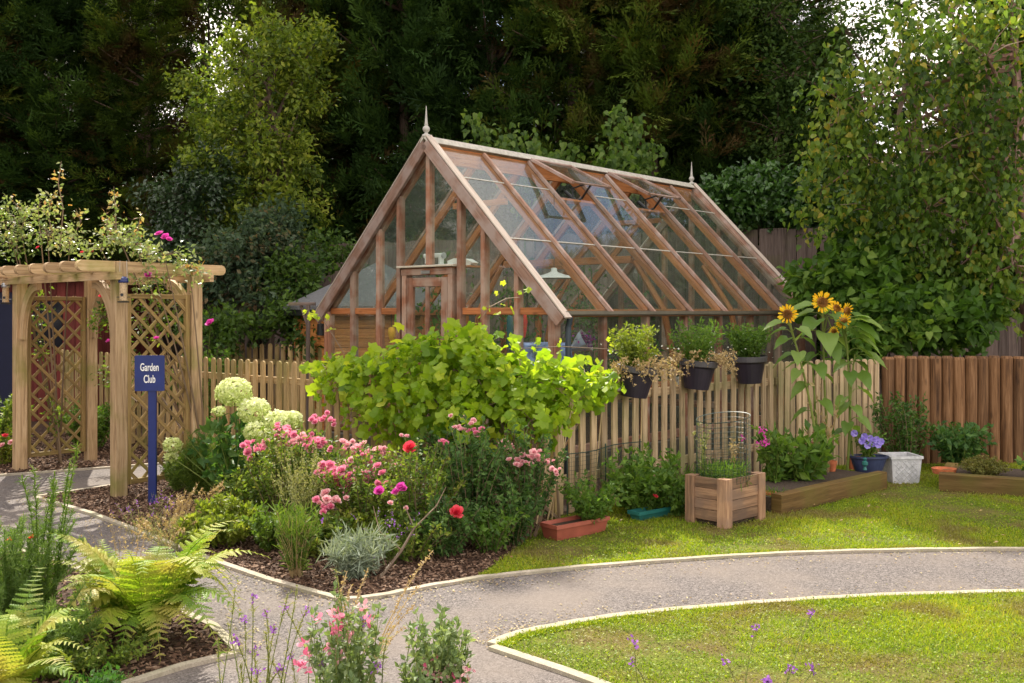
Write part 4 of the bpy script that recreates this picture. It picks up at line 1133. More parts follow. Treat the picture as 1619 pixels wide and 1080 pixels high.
# ------------------------------------------------------------------ house roof glimpsed through the trees
hs = thing('house', 'brown tiled house roof glimpsed through the trees on the right', 'house', (9, 30, 0))
m = MB(); m.slab([(4, 29, 0), (15, 29, 0), (15, 37, 0), (4, 37, 0)], 3.6); m.build('wall', plain('house_brick', (.28, .15, .10), noise=.25), hs)
m = MB()
for i in range(24):
    z = 3.5 + i * .135; y = 28.6 + i * .19
    m.slab([(3.7, y, z), (15.3, y, z), (15.3, y + .22, z + .12), (3.7, y + .22, z + .12)], .045)
m.build('roof', plain('brown_tile', (.26, .17, .13), noise=.3, nscale=30), hs)

# ------------------------------------------------------------------ planters and pots on the right
F_ = Vector((1.663, 7.85, 0)); dR = Vector((.73, .685, 0)).normalized(); dB = Vector((-.69, .72, 0)); dB = (dB - dR * dB.dot(dR)).normalized()
bx = thing('wooden_planter', 'square weathered wooden planter box on the lawn', 'planter', F_ + dR * .27 + dB * .2)
LR, LB, BH = .555, .40, .385
cs = {'f': F_, 'r': F_ + dR * LR, 'b': F_ + dR * LR + dB * LB, 'l': F_ + dB * LB}
for k_, (cc, sx_, sy_) in {'f': (F_, 1, 1), 'r': (cs['r'], -1, 1), 'b': (cs['b'], -1, -1), 'l': (cs['l'], 1, -1)}.items():
    p = cc + dR * sx_ * .045 + dB * sy_ * .045
    m = MB(); m.beam(p, p + Vector((0, 0, BH)), .09, .09, dR, ch=.006); m.build('corner_post', W_box, bx)
def side_boards(p, d, L, inn):
    for i in range(4):
        z = .045 + .085 * i + .04
        m = MB(); m.beam(p + d * .09 + inn * .03 + Vector((0, 0, z)), p + d * (L - .09) + inn * .03 + Vector((0, 0, z)), .025, .082, (0, 0, 1), ch=.003); m.build('board', W_box, bx)
side_boards(F_, dR, LR, dB); side_boards(F_, dB, LB, dR); side_boards(cs['l'], dR, LR, -dB); side_boards(cs['r'], dB, LB, -dR)
m = MB(); m.slab([F_ + dR * .05 + dB * .05, F_ + dR * .5 + dB * .05, F_ + dR * .5 + dB * .35, F_ + dR * .05 + dB * .35], .33); m.build('soil', M_potsoil, bx)
# wire cylinder in it
wc = F_ + dR * .26 + dB * .21
wm = thing('wire_mesh', 'green wire mesh cylinder standing in the wooden planter', 'wire mesh', wc + Vector((0, 0, .33)))
m = MB(); Rw = .215; n = 40; z0, z1 = .34, .84
ring_ = lambda z, r=Rw, e=.0: [wc + Vector((r * math.cos(2 * PI * k / n), r * math.sin(2 * PI * k / n), z + .03 * math.sin(2 * PI * k / n + 1))) for k in range(n + 1)]
for i in range(13): m.tube(ring_(z0 + (z1 - z0) * i / 12), .0016 if i < 12 else .0035, 3, cap=False)
for k in range(n):
    a = 2 * PI * k / n; q = Vector((Rw * math.cos(a), Rw * math.sin(a), .03 * math.sin(a + 1)))
    m.tube([wc + q + Vector((0, 0, z0)), wc + q + Vector((0, 0, z1))], .0016, 3, cap=False)
m.build('mesh', M_wire, wm)
# net along the picket fence
dF = (FENCE_B - FENCE_C).normalized(); nF = Vector((dF.y, -dF.x, 0))
nt0 = thing('garden_netting', 'low dark green netting in front of the pickets beside the red trough', 'netting', FENCE_C + nF * .15)
m = MB(); A = FENCE_C + dF * .10 + nF * .10; Ln = .95
for i in range(14):
    z = .06 + i * .035; m.tube([A + dF * (Ln * k / 6) + nF * (.05 * math.sin(k * 1.1)) + Vector((0, 0, z + .02 * k / 6)) for k in range(7)], .0013 if i < 13 else .005, 3, cap=False)
for k in range(28):
    s = Ln * k / 27; o = nF * (.05 * math.sin(s / Ln * 6 * 1.1)); m.tube([A + dF * s + o + Vector((0, 0, .06)), A + dF * s + o + Vector((0, 0, .53))], .0013, 3, cap=False)
m.build('mesh', M_wire, nt0)
for k, s in enumerate((0.0, .48, .95)):
    m = MB(); m.tube([A + dF * s, A + dF * s + Vector((0, 0, .56))], .006, 6); m.build('stake', M_wire, nt0)
# canes
cn = [(864, 862, 905, 640, 8.05, 8.35), (848, 850, 868, 690, 8.0, 8.2), (1010, 690, 1016, 570, 9.1, 9.15), (935, 760, 955, 612, 8.6, 8.85), (872, 866, 878, 730, 7.95, 8.1)]
cd = ['leaning beside the red trough', 'standing at the fence corner', 'standing below the left hanging pot', 'leaning on the pale pickets behind the netting', 'short, upright beside the leaning one']
for i, (xa, ya, xb, yb, Ya, Yb) in enumerate(cn):
    a = W(xa, ya, Ya); b = W(xb, yb, Yb); a.z = 0
    m = MB(); m.tube([a, (a + b) / 2 + Vector((.005, 0, 0)), b], [.007, .006, .005], 7); tag(m.build('bamboo_cane', W_cane, None, loc=a), 'bamboo cane ' + cd[i], 'cane', 'bamboo canes at the fence')
# hanging pots on the fence
def on_fence(px, dy=0):
    r = (px - CX) / FPX; t = (r * FENCE_C.y - FENCE_C.x) / (dF.x - r * dF.y); return FENCE_C + dF * t
pots = []
M_rimpot = plain('grey_pot_rim', (.07, .065, .075), rough=.4)
for px, zt, tilt, lb in ((984, 1.215, .13, 'leftmost dark pot hung on the pale fence, with straggly pale leaves'), (1083, 1.235, .09, 'middle dark pot hung on the fence, with dry brown trailing stems'), (1168, 1.245, -.03, 'rightmost dark pot hung on the fence, with bushy green foliage')):
    c = on_fence(px) + nF * .13; c.z = zt - .27
    t = thing('hanging_pot', lb, 'pot', c, 'pots hung on the picket fence')
    m = MB(); ax = Vector((tilt, -.02, 1)); m.lathe(c, [(0, 0), (.115, 0), (.155, .20), (.17, .215), (.175, .27), (.163, .27), (.155, .225), (0, .225)], 26, axis=ax)
    m.build('pot', M_pot, t, smooth=False)
    m = MB(); m.lathe(c, [(.172, .215), (.178, .22), (.180, .268), (.172, .272)], 26, axis=ax); m.build('rim', M_rimpot, t)
    m = MB(); m.beam(c - nF * .12 + Vector((0, 0, .24)), c - nF * .20 + Vector((0, 0, .27)), .06, .01, (0, 0, 1)); m.build('hook', M_black, t)
    m = MB(); m.lathe(c, [(0, .232), (.15, .232)], 20, axis=ax); m.build('soil', M_potsoil, t)
    pots.append((c, t))
# troughs
def trough(label, A, d, L, w, h, mat, name='plant_trough'):
    n = Vector((-d.y, d.x, 0)); t = thing(name, label, 'trough', A + d * L / 2 + n * w / 2)
    m = MB(); s = .03
    def ringr(o, z): return [A + d * (o) + n * o + Vector((0, 0, z)), A + d * (L - o) + n * o + Vector((0, 0, z)), A + d * (L - o) + n * (w - o) + Vector((0, 0, z)), A + d * o + n * (w - o) + Vector((0, 0, z))]
    lv = [ringr(s, 0), ringr(.012, h - .028), ringr(.0, h - .028), ringr(0, h), ringr(.014, h), ringr(.03, h - .03)]
    vs = [v for r_ in lv for v in r_]; F = [(3, 2, 1, 0)]
    for i in range(5):
        for k in range(4): F.append((i * 4 + k, i * 4 + (k + 1) % 4, i * 4 + 4 + (k + 1) % 4, i * 4 + 4 + k))
    m.faces(vs, F); m.build('trough', mat, t)
    m = MB(); m.poly([v + Vector((0, 0, .005)) for v in lv[5]]); m.build('soil', M_potsoil, t)
    return t
tA = W(890, 856, 7.46); tA.z = 0
tA = Vector((.33, 7.42, 0))
trough('red brown plastic trough on the grass at the fence corner', tA, Vector((.76, .65, 0)).normalized(), .56, .20, .12, M_trough)
trough('narrow teal trough half hidden by weeds', Vector((1.02, 8.10, 0)), Vector((.76, .65, 0)).normalized(), .42, .13, .085, M_teal)
# sleepers
def sleeper_bed(label, A, B, back, h, w, leftback=0, rightback=0):
    d = (B - A).normalized(); n = Vector((-d.y, d.x, 0)); t = thing('raised_bed', label, 'raised bed', (A + B) / 2)
    m = MB(); m.beam(A + n * w / 2 + Vector((0, 0, h / 2)), B + n * w / 2 + Vector((0, 0, h / 2)), w, h, (0, 0, 1), ch=.008); m.build('sleeper', W_sleeper, t)
    for P_, lb, sg_ in ((A, leftback, 1), (B, rightback, -1)):
        if lb:
            q = P_ + n * (w + .003) + d * sg_ * w / 2
            m = MB(); m.beam(q + Vector((0, 0, h / 2 - .004)), q + n * lb + Vector((0, 0, h / 2 - .004)), w, h - .01, (0, 0, 1), ch=.008); m.build('sleeper', W_sleeper, t)
    m = MB(); m.slab([A + n * w * .9, B + n * w * .9, B + n * back, A + n * back], h * .8); m.build('soil', M_potsoil, t)
sleeper_bed('mossy sleeper edged bed under the sunflowers', Vector((2.24, 8.40, 0)), Vector((3.57, 9.62, 0)), .62, .172, .10)
sleeper_bed('sleeper raised bed in front of the log palisade', Vector((4.02, 9.52, 0)), Vector((5.9, 8.55, 0)), .9, .17, .12, leftback=.75)
# white planter
c = Vector((3.86, 10.06, 0)); d = Vector((1, .08, 0)).normalized(); n_ = Vector((-d.y, d.x, 0))
wp = thing('white_planter', 'square whitewashed planter with lattice pattern at the palisade corner', 'planter', c)
m = MB(); w_ = .152; lv = []
for (o, z) in ((-.02, 0), (.0, .25), (.012, .25), (.012, .275), (-.006, .275), (-.012, .23)):
    r_ = w_ + o; lv += [c - d * r_ - n_ * r_ + Vector((0, 0, z)), c + d * r_ - n_ * r_ + Vector((0, 0, z)), c + d * r_ + n_ * r_ + Vector((0, 0, z)), c - d * r_ + n_ * r_ + Vector((0, 0, z))]
F = [(3, 2, 1, 0)] + [(i * 4 + k, i * 4 + (k + 1) % 4, i * 4 + 4 + (k + 1) % 4, i * 4 + 4 + k) for i in range(5) for k in range(4)]
m.faces(lv, F); m.build('body', M_galv, wp)
m = MB()
for s in (1, -1):
    for k in range(-4, 5):
        x0_ = k * .055
        za, zb = .03, .23
        xa, xb = x0_ - s * .1, x0_ + s * .1
        pts_ = []
        for q in range(9):
            t_ = q / 8; x = xa + (xb - xa) * t_; z = za + (zb - za) * t_
            if abs(x) < .135: pts_.append(c + d * x - n_ * (w_ - .018 + .018 * z / .25 + .002) + Vector((0, 0, z)))
        if len(pts_) > 1: m.tube(pts_, .0028, 4)
m.build('lattice_relief', M_galv, wp)
m = MB(); m.slab([c + (-d - n_) * .12, c + (d - n_) * .12, c + (d + n_) * .12, c + (-d + n_) * .12], .235); m.build('soil', M_potsoil, wp)
# blue oval planter
c = W(1373, 745, 9.95); c.z = .12
bp_ = thing('blue_planter', 'dark blue oval bowl of violet flowers behind the sleeper bed', 'planter', Vector((c.x, c.y, .0)))
m = MB(); m.lathe(Vector((0, 0, 0)), [(0, 0), (.12, 0), (.165, .13), (.18, .14), (.18, .16), (.165, .16), (.155, .13), (0, .13)], 26)
me_ = m.mesh('bowl', M_bluepot); put('bowl', me_, bp_, Vector((c.x, c.y, .12)), sc=(1.08, .7, 1))
m = MB(); m.lathe(Vector((c.x, c.y, 0)), [(0, 0), (.1, 0), (.1, .12), (0, .12)], 12); m.build('foot', M_terra, bp_)
m = MB(); q = G(1385, 770) ; q = Vector((3.38, 9.68, .18))
lan = thing('tap_ornament', 'small dark teal ornament standing on the sleeper edge', 'ornament', q)
m.lathe(q, [(0, 0), (.02, 0), (.012, .03), (.028, .05), (.028, .075), (.012, .085), (.02, .11), (0, .12)], 12); m.build('body', M_teal, lan)
# terracotta pots
def tpot(label, c, r, h, mat=M_terra):
    m = MB(); m.lathe(c, [(0, 0), (r * .68, 0), (r * .92, h * .72), (r, h * .72), (r, h), (r * .86, h), (r * .82, h * .8), (0, h * .8)], 18)
    return tag(m.build('flower_pot', mat, None, loc=c), label, 'flower pot', 'terracotta pots near the sunflowers')
tpot('small terracotta pot beside the wooden planter', Vector((2.20, 8.62, .06)), .055, .10)
m = MB(); cbr = Vector((2.92, 9.92, 0)); m.beam(cbr, cbr + Vector((0, 0, .42)), .075, .10, (1, .3, 0), ch=.01); tag(m.build('brick_post', plain('old_brick', (.36, .16, .10), noise=.3, nscale=20, bump=.4), None, loc=cbr), 'short square brick post among leaves left of the sunflower stems', 'post')
tpot('terracotta pot behind the left sunflower stems', Vector((3.12, 9.86, .14)), .05, .10)
tpot('terracotta pot at the right sunflower stem', Vector((3.38, 10.0, .14)), .07, .12)
# ------------------------------------------------------------------ trees
L_conif = [leafmat('conifer_green', [(.012, .022, .005), (.034, .06, .010), (.10, .15, .020), (.13, .065, .02)], trans=.22, spec=.05, blotch=(.075, .045, .018), bscale=1.1),
           leafmat('conifer_blue_green', [(.011, .024, .007), (.03, .062, .014), (.09, .155, .027)], trans=.22, spec=.05)]
def conifer_parts(seed, h, r, nb, ns, size, low=0.02):
    global RG
    RG = np.random.default_rng(seed); random.seed(seed)
    tr = MB(); tr.tube([(0, 0, 0), (.05, .03, h * .5), (0, 0, h * .97)], [.15, .08, .02], 9)
    fo = MB()
    for i in range(nb):
        t = low + (1 - low) * (i + RG.random()) / nb
        z = h * t; az = RG.uniform(0, 2 * PI)
        L = r * (1 - t * .97) ** .55 * RG.uniform(.72, 1.15)
        up = RG.uniform(.05, .5)
        d = np.array([math.cos(az), math.sin(az), up]); d /= np.linalg.norm(d)
        base = np.array([0, 0, z * .97])
        tip = base + d * L
        if i % 3 == 0: tr.tube([base, base + d * L * .45, tip - [0, 0, .03]], [.035, .02, .006], 4, cap=False)
        q = RG.uniform(.10, 1.0, ns) ** .75
        side = np.array([-d[1], d[0], 0]); side /= np.linalg.norm(side)
        P = base + d * L * q[:, None] + side * (RG.normal(size=(ns, 1)) * .13 * L * (1.15 - q[:, None])) + np.c_[np.zeros((ns, 2)), RG.normal(size=ns) * .07 - .10 * q * q]
        X = d * 1.0 + RG.normal(size=(ns, 3)) * .42 + [0, 0, RG.uniform(-.25, .2)]
        Z = RG.normal(size=(ns, 3)) * .5 + [0, 0, 1]
        rb = np.clip(RG.uniform(.1, .7) + RG.normal(size=ns) * .13, 0, 1)
        fo.inst(T_SPRAY, P, X, Z, size * RG.uniform(.6, 1.3, ns), rb)
    return tr.mesh('trunk', W_bark), fo
CP = []
for s, (h, r, nb, ns, size, mt) in enumerate([(9.6, 2.3, 300, 24, .46, 0), (9.8, 2.5, 300, 24, .48, 1), (10.4, 2.1, 290, 24, .42, 0)]):
    tm, fo = conifer_parts(100 + s, h, r, nb, ns, size)
    CP.append((tm, fo.mesh('foliage', L_conif[mt])))
RG = np.random.default_rng(21)
def conifer(label, px, Y, k, rz=0.0, sc=1.0, sz=1.0):
    x = (px - CX) / FPX * Y
    t = thing('conifer_tree', label, 'conifer', (x, Y, 0), 'tall dark conifers behind the garden')
    for nm, me in zip(('trunk', 'foliage'), CP[k]):
        o = bpy.data.objects.new(nm, me); COL.objects.link(o); o.parent = t
    t.rotation_euler = (0, 0, rz); t.scale = (sc, sc, sc * sz)
    return t
cl = [('dark conifer at the far left edge behind the red cabin', -40, 20.5, 0, 0.3, 1.0), ('dark conifer rising behind the left half of the arch', 95, 21.0, 1, 1.2, 1.0),
      ('dark conifer above the right end of the arch', 235, 20.6, 2, 2.2, .95),
      ('dark conifer left of the greenhouse gable', 520, 22.0, 0, 3.0, 1.1, 1.33), ('dark conifer directly behind the greenhouse gable peak', 640, 21.5, 1, 4.1, 1.08, 1.38),
      ('dense conifer behind the front half of the greenhouse roof', 775, 21.0, 1, 5.0, 1.08, 1.42), ('bright green conifer behind the open roof vents', 905, 20.7, 2, .9, 1.1, 1.3),
      ('conifer with red brown inner twigs behind the far end of the greenhouse', 1035, 20.5, 0, 2.8, 1.12, 1.3), ('conifer right of the far greenhouse finial', 1140, 21.0, 1, 1.8, 1.0, 1.15),
      ('slender tall conifer added to shade the path, partly hidden behind the sunlit tree', 445, 21.5, 2, .4, .75, 2.15), ('dark conifer behind the hedgerow tree left of the birch', 1235, 23.5, 0, 2.2, 1.05, 1.1)]  # the slender conifer is added, stretched tall so its tip shadows the central path
for a in cl: conifer(*a)
for i, (px, Y, k, sc, s2) in enumerate([(-120, 26, 1, 1.1, 1), (60, 26.5, 0, 1.15, 1), (190, 26, 1, 1.1, 1), (330, 28, 2, .95, .78), (450, 26.5, 1, 1.0, .95), (590, 26, 0, 1.2, 1), (720, 26, 2, 1.2, 1), (860, 26, 1, 1.15, 1), (990, 26, 2, 1.2, 1), (1110, 26, 0, 1.15, 1), (1190, 26.5, 1, 1.05, 1), (1290, 28, 0, 1.1, .9)]):
    conifer('dark conifer in the second row, ' + ['at the left edge', 'behind the arch', 'right of the arch', 'low, below the gap of sky', 'behind the sunlit tree', 'left of the gable peak', 'behind the gable peak', 'behind the roof front', 'behind the roof vents', 'behind the roof end', 'left of the sky gaps on the right', 'behind the sky gaps on the right'][i], px, Y, k, i * 1.3, sc, s2)

def broadleaf(name, label, cat, base, clumps, leafT, lsize, nleaf, mat, trunk_r=.12, trunk_top=None, bark=None, seed=1, csize=.45, up=.5, droop=-.1, hang=0.0, limb=True, jit=.16):
    """clumps: list of (centre, radius vector, share); leaves gather round twigs inside each"""
    global RG
    RG = np.random.default_rng(seed); random.seed(seed)
    base = Vector(base); t = thing(name, label, cat, base)
    tr = MB(); tt = Vector(trunk_top) if trunk_top is not None else base + Vector((0, 0, 2))
    tr.tube([base, base + (tt - base) * .5 + Vector((.04, .03, 0)), tt], [trunk_r, trunk_r * .8, trunk_r * .35], 8)
    fo = MB(); tot = sum(c[2] for c in clumps)
    for c, rad, sh in clumps:
        c = np.array(c, float); rad = np.array(rad, float); n = int(nleaf * sh / tot)
        nt = max(6, n // 38)
        u = rdir(nt) * (RG.random((nt, 1)) ** .45)
        tc = c + u * rad
        f = RG.uniform(.35, 1.0)
        st = base + (tt - base) * f
        if limb:
            mid = (np.array(st) + c) / 2 + [0, 0, .15]
            tr.tube([st, mid, c], [trunk_r * .45, trunk_r * .25, trunk_r * .08], 5, cap=False)
            for j in range(0, nt, 2):
                tr.tube([c, (c + tc[j]) / 2 + [0, 0, .04], tc[j]], [trunk_r * .1, trunk_r * .06, .003], 3, cap=False)
        k = n // nt
        idx = np.repeat(np.arange(nt), k); m = len(idx)
        # each tuft is a drooping or rising twig
        td = (tc - c) / (rad + .01); td = td / (np.linalg.norm(td, axis=1, keepdims=True) + 1e-6) + RG.normal(size=(nt, 3)) * .5 + [0, 0, -hang]
        td /= np.linalg.norm(td, axis=1, keepdims=True)
        q = RG.uniform(-.5, .5, (m, 1))
        P = tc[idx] + td[idx] * q * csize + RG.normal(size=(m, 3)) * csize * jit
        X = td[idx] * .5 + RG.normal(size=(m, 3)) * .6 + [0, 0, droop]
        Zn = RG.normal(size=(m, 3)) * .55 + [0, 0, up]
        rb = np.clip(np.repeat(RG.uniform(.15, .8, nt), k) + RG.normal(size=m) * .16, 0, 1)
        fo.inst(leafT, P, X, Zn, lsize * RG.uniform(.65, 1.25, m), rb)
    tr.build('trunk', bark or W_bark, t); fo.build('foliage', mat, t)
    return t
def WC(px, py, Y): return tuple(W(px, py, Y))
# sunlit pale tree between the conifers
L_sun = leafmat('sunlit_leaf', [(.04, .075, .010), (.10, .15, .017), (.19, .25, .025), (.32, .34, .05)], trans=.45, tboost=1.5)
cs_ = [(WC(400, 120, 17.5), (.8, .7, .6), 1), (WC(460, 90, 17.7), (.6, .6, .5), .8), (WC(430, 50, 17.8), (.45, .4, .3), .4), (WC(480, 160, 18), (.55, .6, .5), .7), (WC(350, 180, 17.5), (.6, .7, .5), .8),
      (WC(400, 230, 17.3), (.8, .7, .5), 1), (WC(470, 250, 17.7), (.6, .6, .5), .7), (WC(330, 260, 17.2), (.5, .6, .5), .6), (WC(380, 320, 17.2), (.7, .6, .45), .8), (WC(460, 330, 17.5), (.7, .6, .5), .7), (WC(320, 130, 17.6), (.35, .4, .3), .25), (WC(505, 60, 18), (.3, .3, .25), .2), (WC(370, 70, 17.6), (.35, .3, .25), .25)]
broadleaf('ash_tree', 'yellow green sunlit tree standing between the dark conifers on the left', 'tree', (-4.3, 17.8, 0), cs_, T_LEAF, .10, 17000, L_sun, .10, WC(425, 120, 17.6), seed=31, csize=.5)
# dark trees filling the top left behind the gap
L_mid = leafmat('mid_green_leaf', [(.03, .055, .012), (.055, .09, .018), (.10, .14, .03)], trans=.5)
broadleaf('deciduous_tree', 'tall thin leaved tree crossing the gap of sky at the top left', 'tree', (-6.6, 22.5, 0), [(WC(330, -10, 22), (1.6, 1, .8), 1), (WC(270, 60, 22.4), (1.2, 1, 1.2), 1), (WC(420, -20, 22.5), (1.2, 1, .6), .6), (WC(300, 200, 22.5), (1.4, 1, 1.6), 1)], T_LEAF, .13, 9000, L_mid, .14, WC(320, 40, 22.4), seed=32, csize=.7, hang=.6)
# blue-green shrubs under it
L_blue = leafmat('grey_green_leaf', [(.03, .055, .03), (.055, .09, .05), (.10, .145, .09), (.20, .13, .07)], trans=.4, spec=.1)
broadleaf('butterfly_bush', 'grey green butterfly bush with brown dead flower spikes left of the summerhouse', 'shrub', (-3.9, 15.6, 0),
          [(WC(400, 400, 15.6), (.85, .6, .6), 1.4), (WC(340, 440, 15.4), (.6, .5, .6), 1), (WC(450, 430, 15.8), (.5, .5, .5), .8), (WC(385, 480, 15.2), (.8, .5, .5), 1.1), (WC(430, 355, 15.8), (.45, .4, .35), .6)], T_LEAF, .10, 11000, L_blue, .05, WC(395, 400, 15.6), seed=33, csize=.4, hang=.3)
broadleaf('holly_shrub', 'dark glossy leaved shrub behind the right post of the arch', 'shrub', (-4.9, 16.8, 0),
          [(WC(300, 320, 16.8), (.8, .5, .7), 1), (WC(285, 400, 16.6), (.7, .5, .8), 1), (WC(340, 280, 17), (.6, .4, .5), .6)], T_LEAF, .09, 7000, leafmat('holly_leaf', [(.012, .03, .010), (.03, .06, .02), (.06, .10, .04)], trans=.2, rough=.3, spec=.6), .05, WC(300, 330, 16.8), seed=34, csize=.4)
broadleaf('elder_shrub', 'leafy elder shrub with arching branches left of the summerhouse post', 'shrub', (-3.6, 15.0, 0),
          [(WC(470, 440, 15.3), (.5, .4, .35), .7), (WC(455, 500, 14.9), (.5, .4, .35), .8), (WC(520, 400, 16.2), (.5, .4, .35), .6), (WC(480, 540, 14.6), (.4, .3, .25), .4), (WC(340, 520, 14.6), (.6, .4, .3), .7)], T_LEAF, .10, 5200, leafmat('elder_leaf', [(.03, .07, .012), (.07, .13, .02), (.12, .20, .04)], trans=.45), .04, WC(470, 450, 15.2), seed=35, csize=.4, hang=.2)
# ivy on the right of the greenhouse
L_ivy = leafmat('ivy_leaf', [(.02, .055, .012), (.045, .11, .02), (.08, .17, .03)], trans=.3, rough=.35, spec=.6)
broadleaf('ivy', 'glossy dark green ivy mound on top of the back fence beside the far finial', 'ivy', (2.95, 15.9, 0),
          [(WC(1150, 320, 15.7), (.5, .35, .35), 1), (WC(1210, 310, 15.6), (.5, .35, .45), 1.1), (WC(1270, 315, 15.5), (.5, .35, .4), 1), (WC(1320, 330, 15.4), (.4, .35, .35), .6), (WC(1180, 290, 15.8), (.35, .3, .25), .5)], T_HEART, .085, 9000, L_ivy, .05, WC(1210, 330, 15.7), seed=36, csize=.3)
# pale climber stems rising behind the roof
L_clim = leafmat('pale_climber_leaf', [(.05, .10, .02), (.10, .18, .03), (.18, .26, .06)], trans=.55)
for lb, px, Y, pts, sd in (('pale leaved climber shoots rising behind the greenhouse ridge, left of the first vent', 830, 17.0, [(740, 190), (800, 205), (845, 215), (900, 240), (870, 260)], 41),
                           ('pale leaved climber rising behind the greenhouse ridge above the second vent', 985, 16.6, [(975, 165), (1010, 195), (960, 240), (1000, 250), (1040, 240), (940, 260)], 42)):
    RG = np.random.default_rng(sd); x = (px - CX) / FPX * Y
    t = thing('climbing_plant', lb, 'climber', (x, Y, 0)); tr = MB(); fo = MB()
    root = Vector((x, Y, 0)); crown = W(px, 330, Y); tr.tube([root, crown], [.03, .02], 5)
    for (qx, qy) in pts:
        tip = W(qx, qy, Y + RG.uniform(-.4, .3)); mid = (crown + tip) / 2 + Vector((0, 0, .35)); tr.tube([crown, mid, tip], [.012, .008, .003], 4, cap=False)
        n = 150; s_ = RG.random((n, 1)) ** .7
        P = np.array(crown) * (1 - s_) ** 2 + 2 * np.array(mid) * s_ * (1 - s_) + np.array(tip) * s_ ** 2 + RG.normal(size=(n, 3)) * .12
        fo.inst(T_HEART, P, RG.normal(size=(n, 3)) * .5 + [0, 0, -.8], RG.normal(size=(n, 3)) * .5 + [0, -.8, .3], RG.uniform(.07, .13, n))
    tr.build('stem', L_clim, t); fo.build('foliage', L_clim, t)
# birch hanging over the right
L_birch = leafmat('birch_leaf', [(.028, .06, .010), (.055, .11, .016), (.09, .16, .022), (.14, .22, .03), (.20, .25, .04), (.34, .28, .04)], trans=.42, rough=.45, spec=.25)
bc = []
rr = random.Random(9)
for (px, py, Y, rx, rz_, sh) in [(1330, 160, 12.3, .55, .45, .7), (1400, 140, 12.4, .6, .5, .7), (1480, 110, 12.2, .6, .6, .8), (1560, 90, 12.0, .6, .6, 1), (1610, 200, 11.8, .5, .7, 1),
                              (1350, 250, 12.6, .6, .45, 1), (1440, 230, 12.4, .65, .5, 1.1), (1540, 210, 12.2, .6, .55, 1.1), (1380, 330, 12.8, .6, .4, 1), (1470, 330, 12.5, .65, .5, 1.2), (1570, 320, 12.2, .6, .6, 1.2),
                              (1440, 400, 12.7, .5, .35, .8), (1530, 410, 12.5, .6, .4, .9), (1600, 420, 12.1, .5, .5, .8), (1560, 470, 12.2, .35, .25, .35), (1500, 20, 12.6, .7, .45, .6), (1600, 10, 12.2, .6, .5, .8), (1310, 200, 12.5, .35, .3, .3), (1300, 300, 12.9, .4, .3, .35), (1420, 60, 12.8, .45, .35, .25)]:
    bc.append((WC(px, py, Y), (rx, .7, rz_), sh))
broadleaf('birch_tree', 'birch tree hanging over the palisade from the right edge', 'birch', (6.5, 12.6, 0), bc, T_HEART, .082, 9800, L_birch, .11, WC(1600, 0, 12.5), bark=W_birchbark, seed=37, csize=.85, hang=2.2, droop=-.6, up=.2, jit=.10)
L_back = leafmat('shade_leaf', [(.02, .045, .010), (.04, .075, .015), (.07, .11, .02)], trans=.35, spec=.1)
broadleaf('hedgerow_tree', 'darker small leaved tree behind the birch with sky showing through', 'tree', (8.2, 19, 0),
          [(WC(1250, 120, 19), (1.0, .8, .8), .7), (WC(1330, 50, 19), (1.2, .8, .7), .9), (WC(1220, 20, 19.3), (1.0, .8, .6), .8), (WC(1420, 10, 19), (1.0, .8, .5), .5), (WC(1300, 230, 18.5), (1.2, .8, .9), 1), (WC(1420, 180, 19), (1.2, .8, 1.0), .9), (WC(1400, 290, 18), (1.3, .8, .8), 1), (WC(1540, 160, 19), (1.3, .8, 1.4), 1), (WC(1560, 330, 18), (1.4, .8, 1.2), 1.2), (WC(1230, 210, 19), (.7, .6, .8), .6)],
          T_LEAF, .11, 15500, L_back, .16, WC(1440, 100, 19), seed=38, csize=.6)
# mulberry-like shrub spilling over the fences
L_mulb = leafmat('bramble_leaf', [(.035, .085, .012), (.065, .14, .018), (.11, .21, .03), (.19, .28, .05)], trans=.5)
broadleaf('raspberry_shrub', 'broad leaved green shrub spilling over the left end of the log palisade', 'shrub', (4.6, 12.2, 0),
          [(WC(1290, 455, 13.2), (.3, .35, .3), .5), (WC(1345, 450, 12.8), (.4, .4, .35), .8), (WC(1420, 500, 12.2), (.6, .4, .35), 1.1), (WC(1490, 510, 12.0), (.55, .4, .3), .8), (WC(1390, 430, 12.7), (.5, .4, .4), 1), (WC(1370, 545, 11.95), (.4, .3, .2), .35), (WC(1350, 380, 13.4), (.3, .3, .25), .3), (WC(1540, 480, 12.3), (.35, .3, .3), .4)],
          T_HEART, .125, 9500, L_mulb, .04, WC(1370, 470, 12.5), seed=39, csize=.4, up=.6, droop=-.2)
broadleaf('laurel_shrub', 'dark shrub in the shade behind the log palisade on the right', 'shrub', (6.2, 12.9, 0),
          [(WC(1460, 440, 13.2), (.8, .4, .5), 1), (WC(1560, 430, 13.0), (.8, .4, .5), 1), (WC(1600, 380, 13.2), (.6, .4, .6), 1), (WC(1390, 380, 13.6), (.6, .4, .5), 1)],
          T_LEAF, .10, 8000, L_back, .05, WC(1500, 440, 13.0), seed=40, csize=.4)

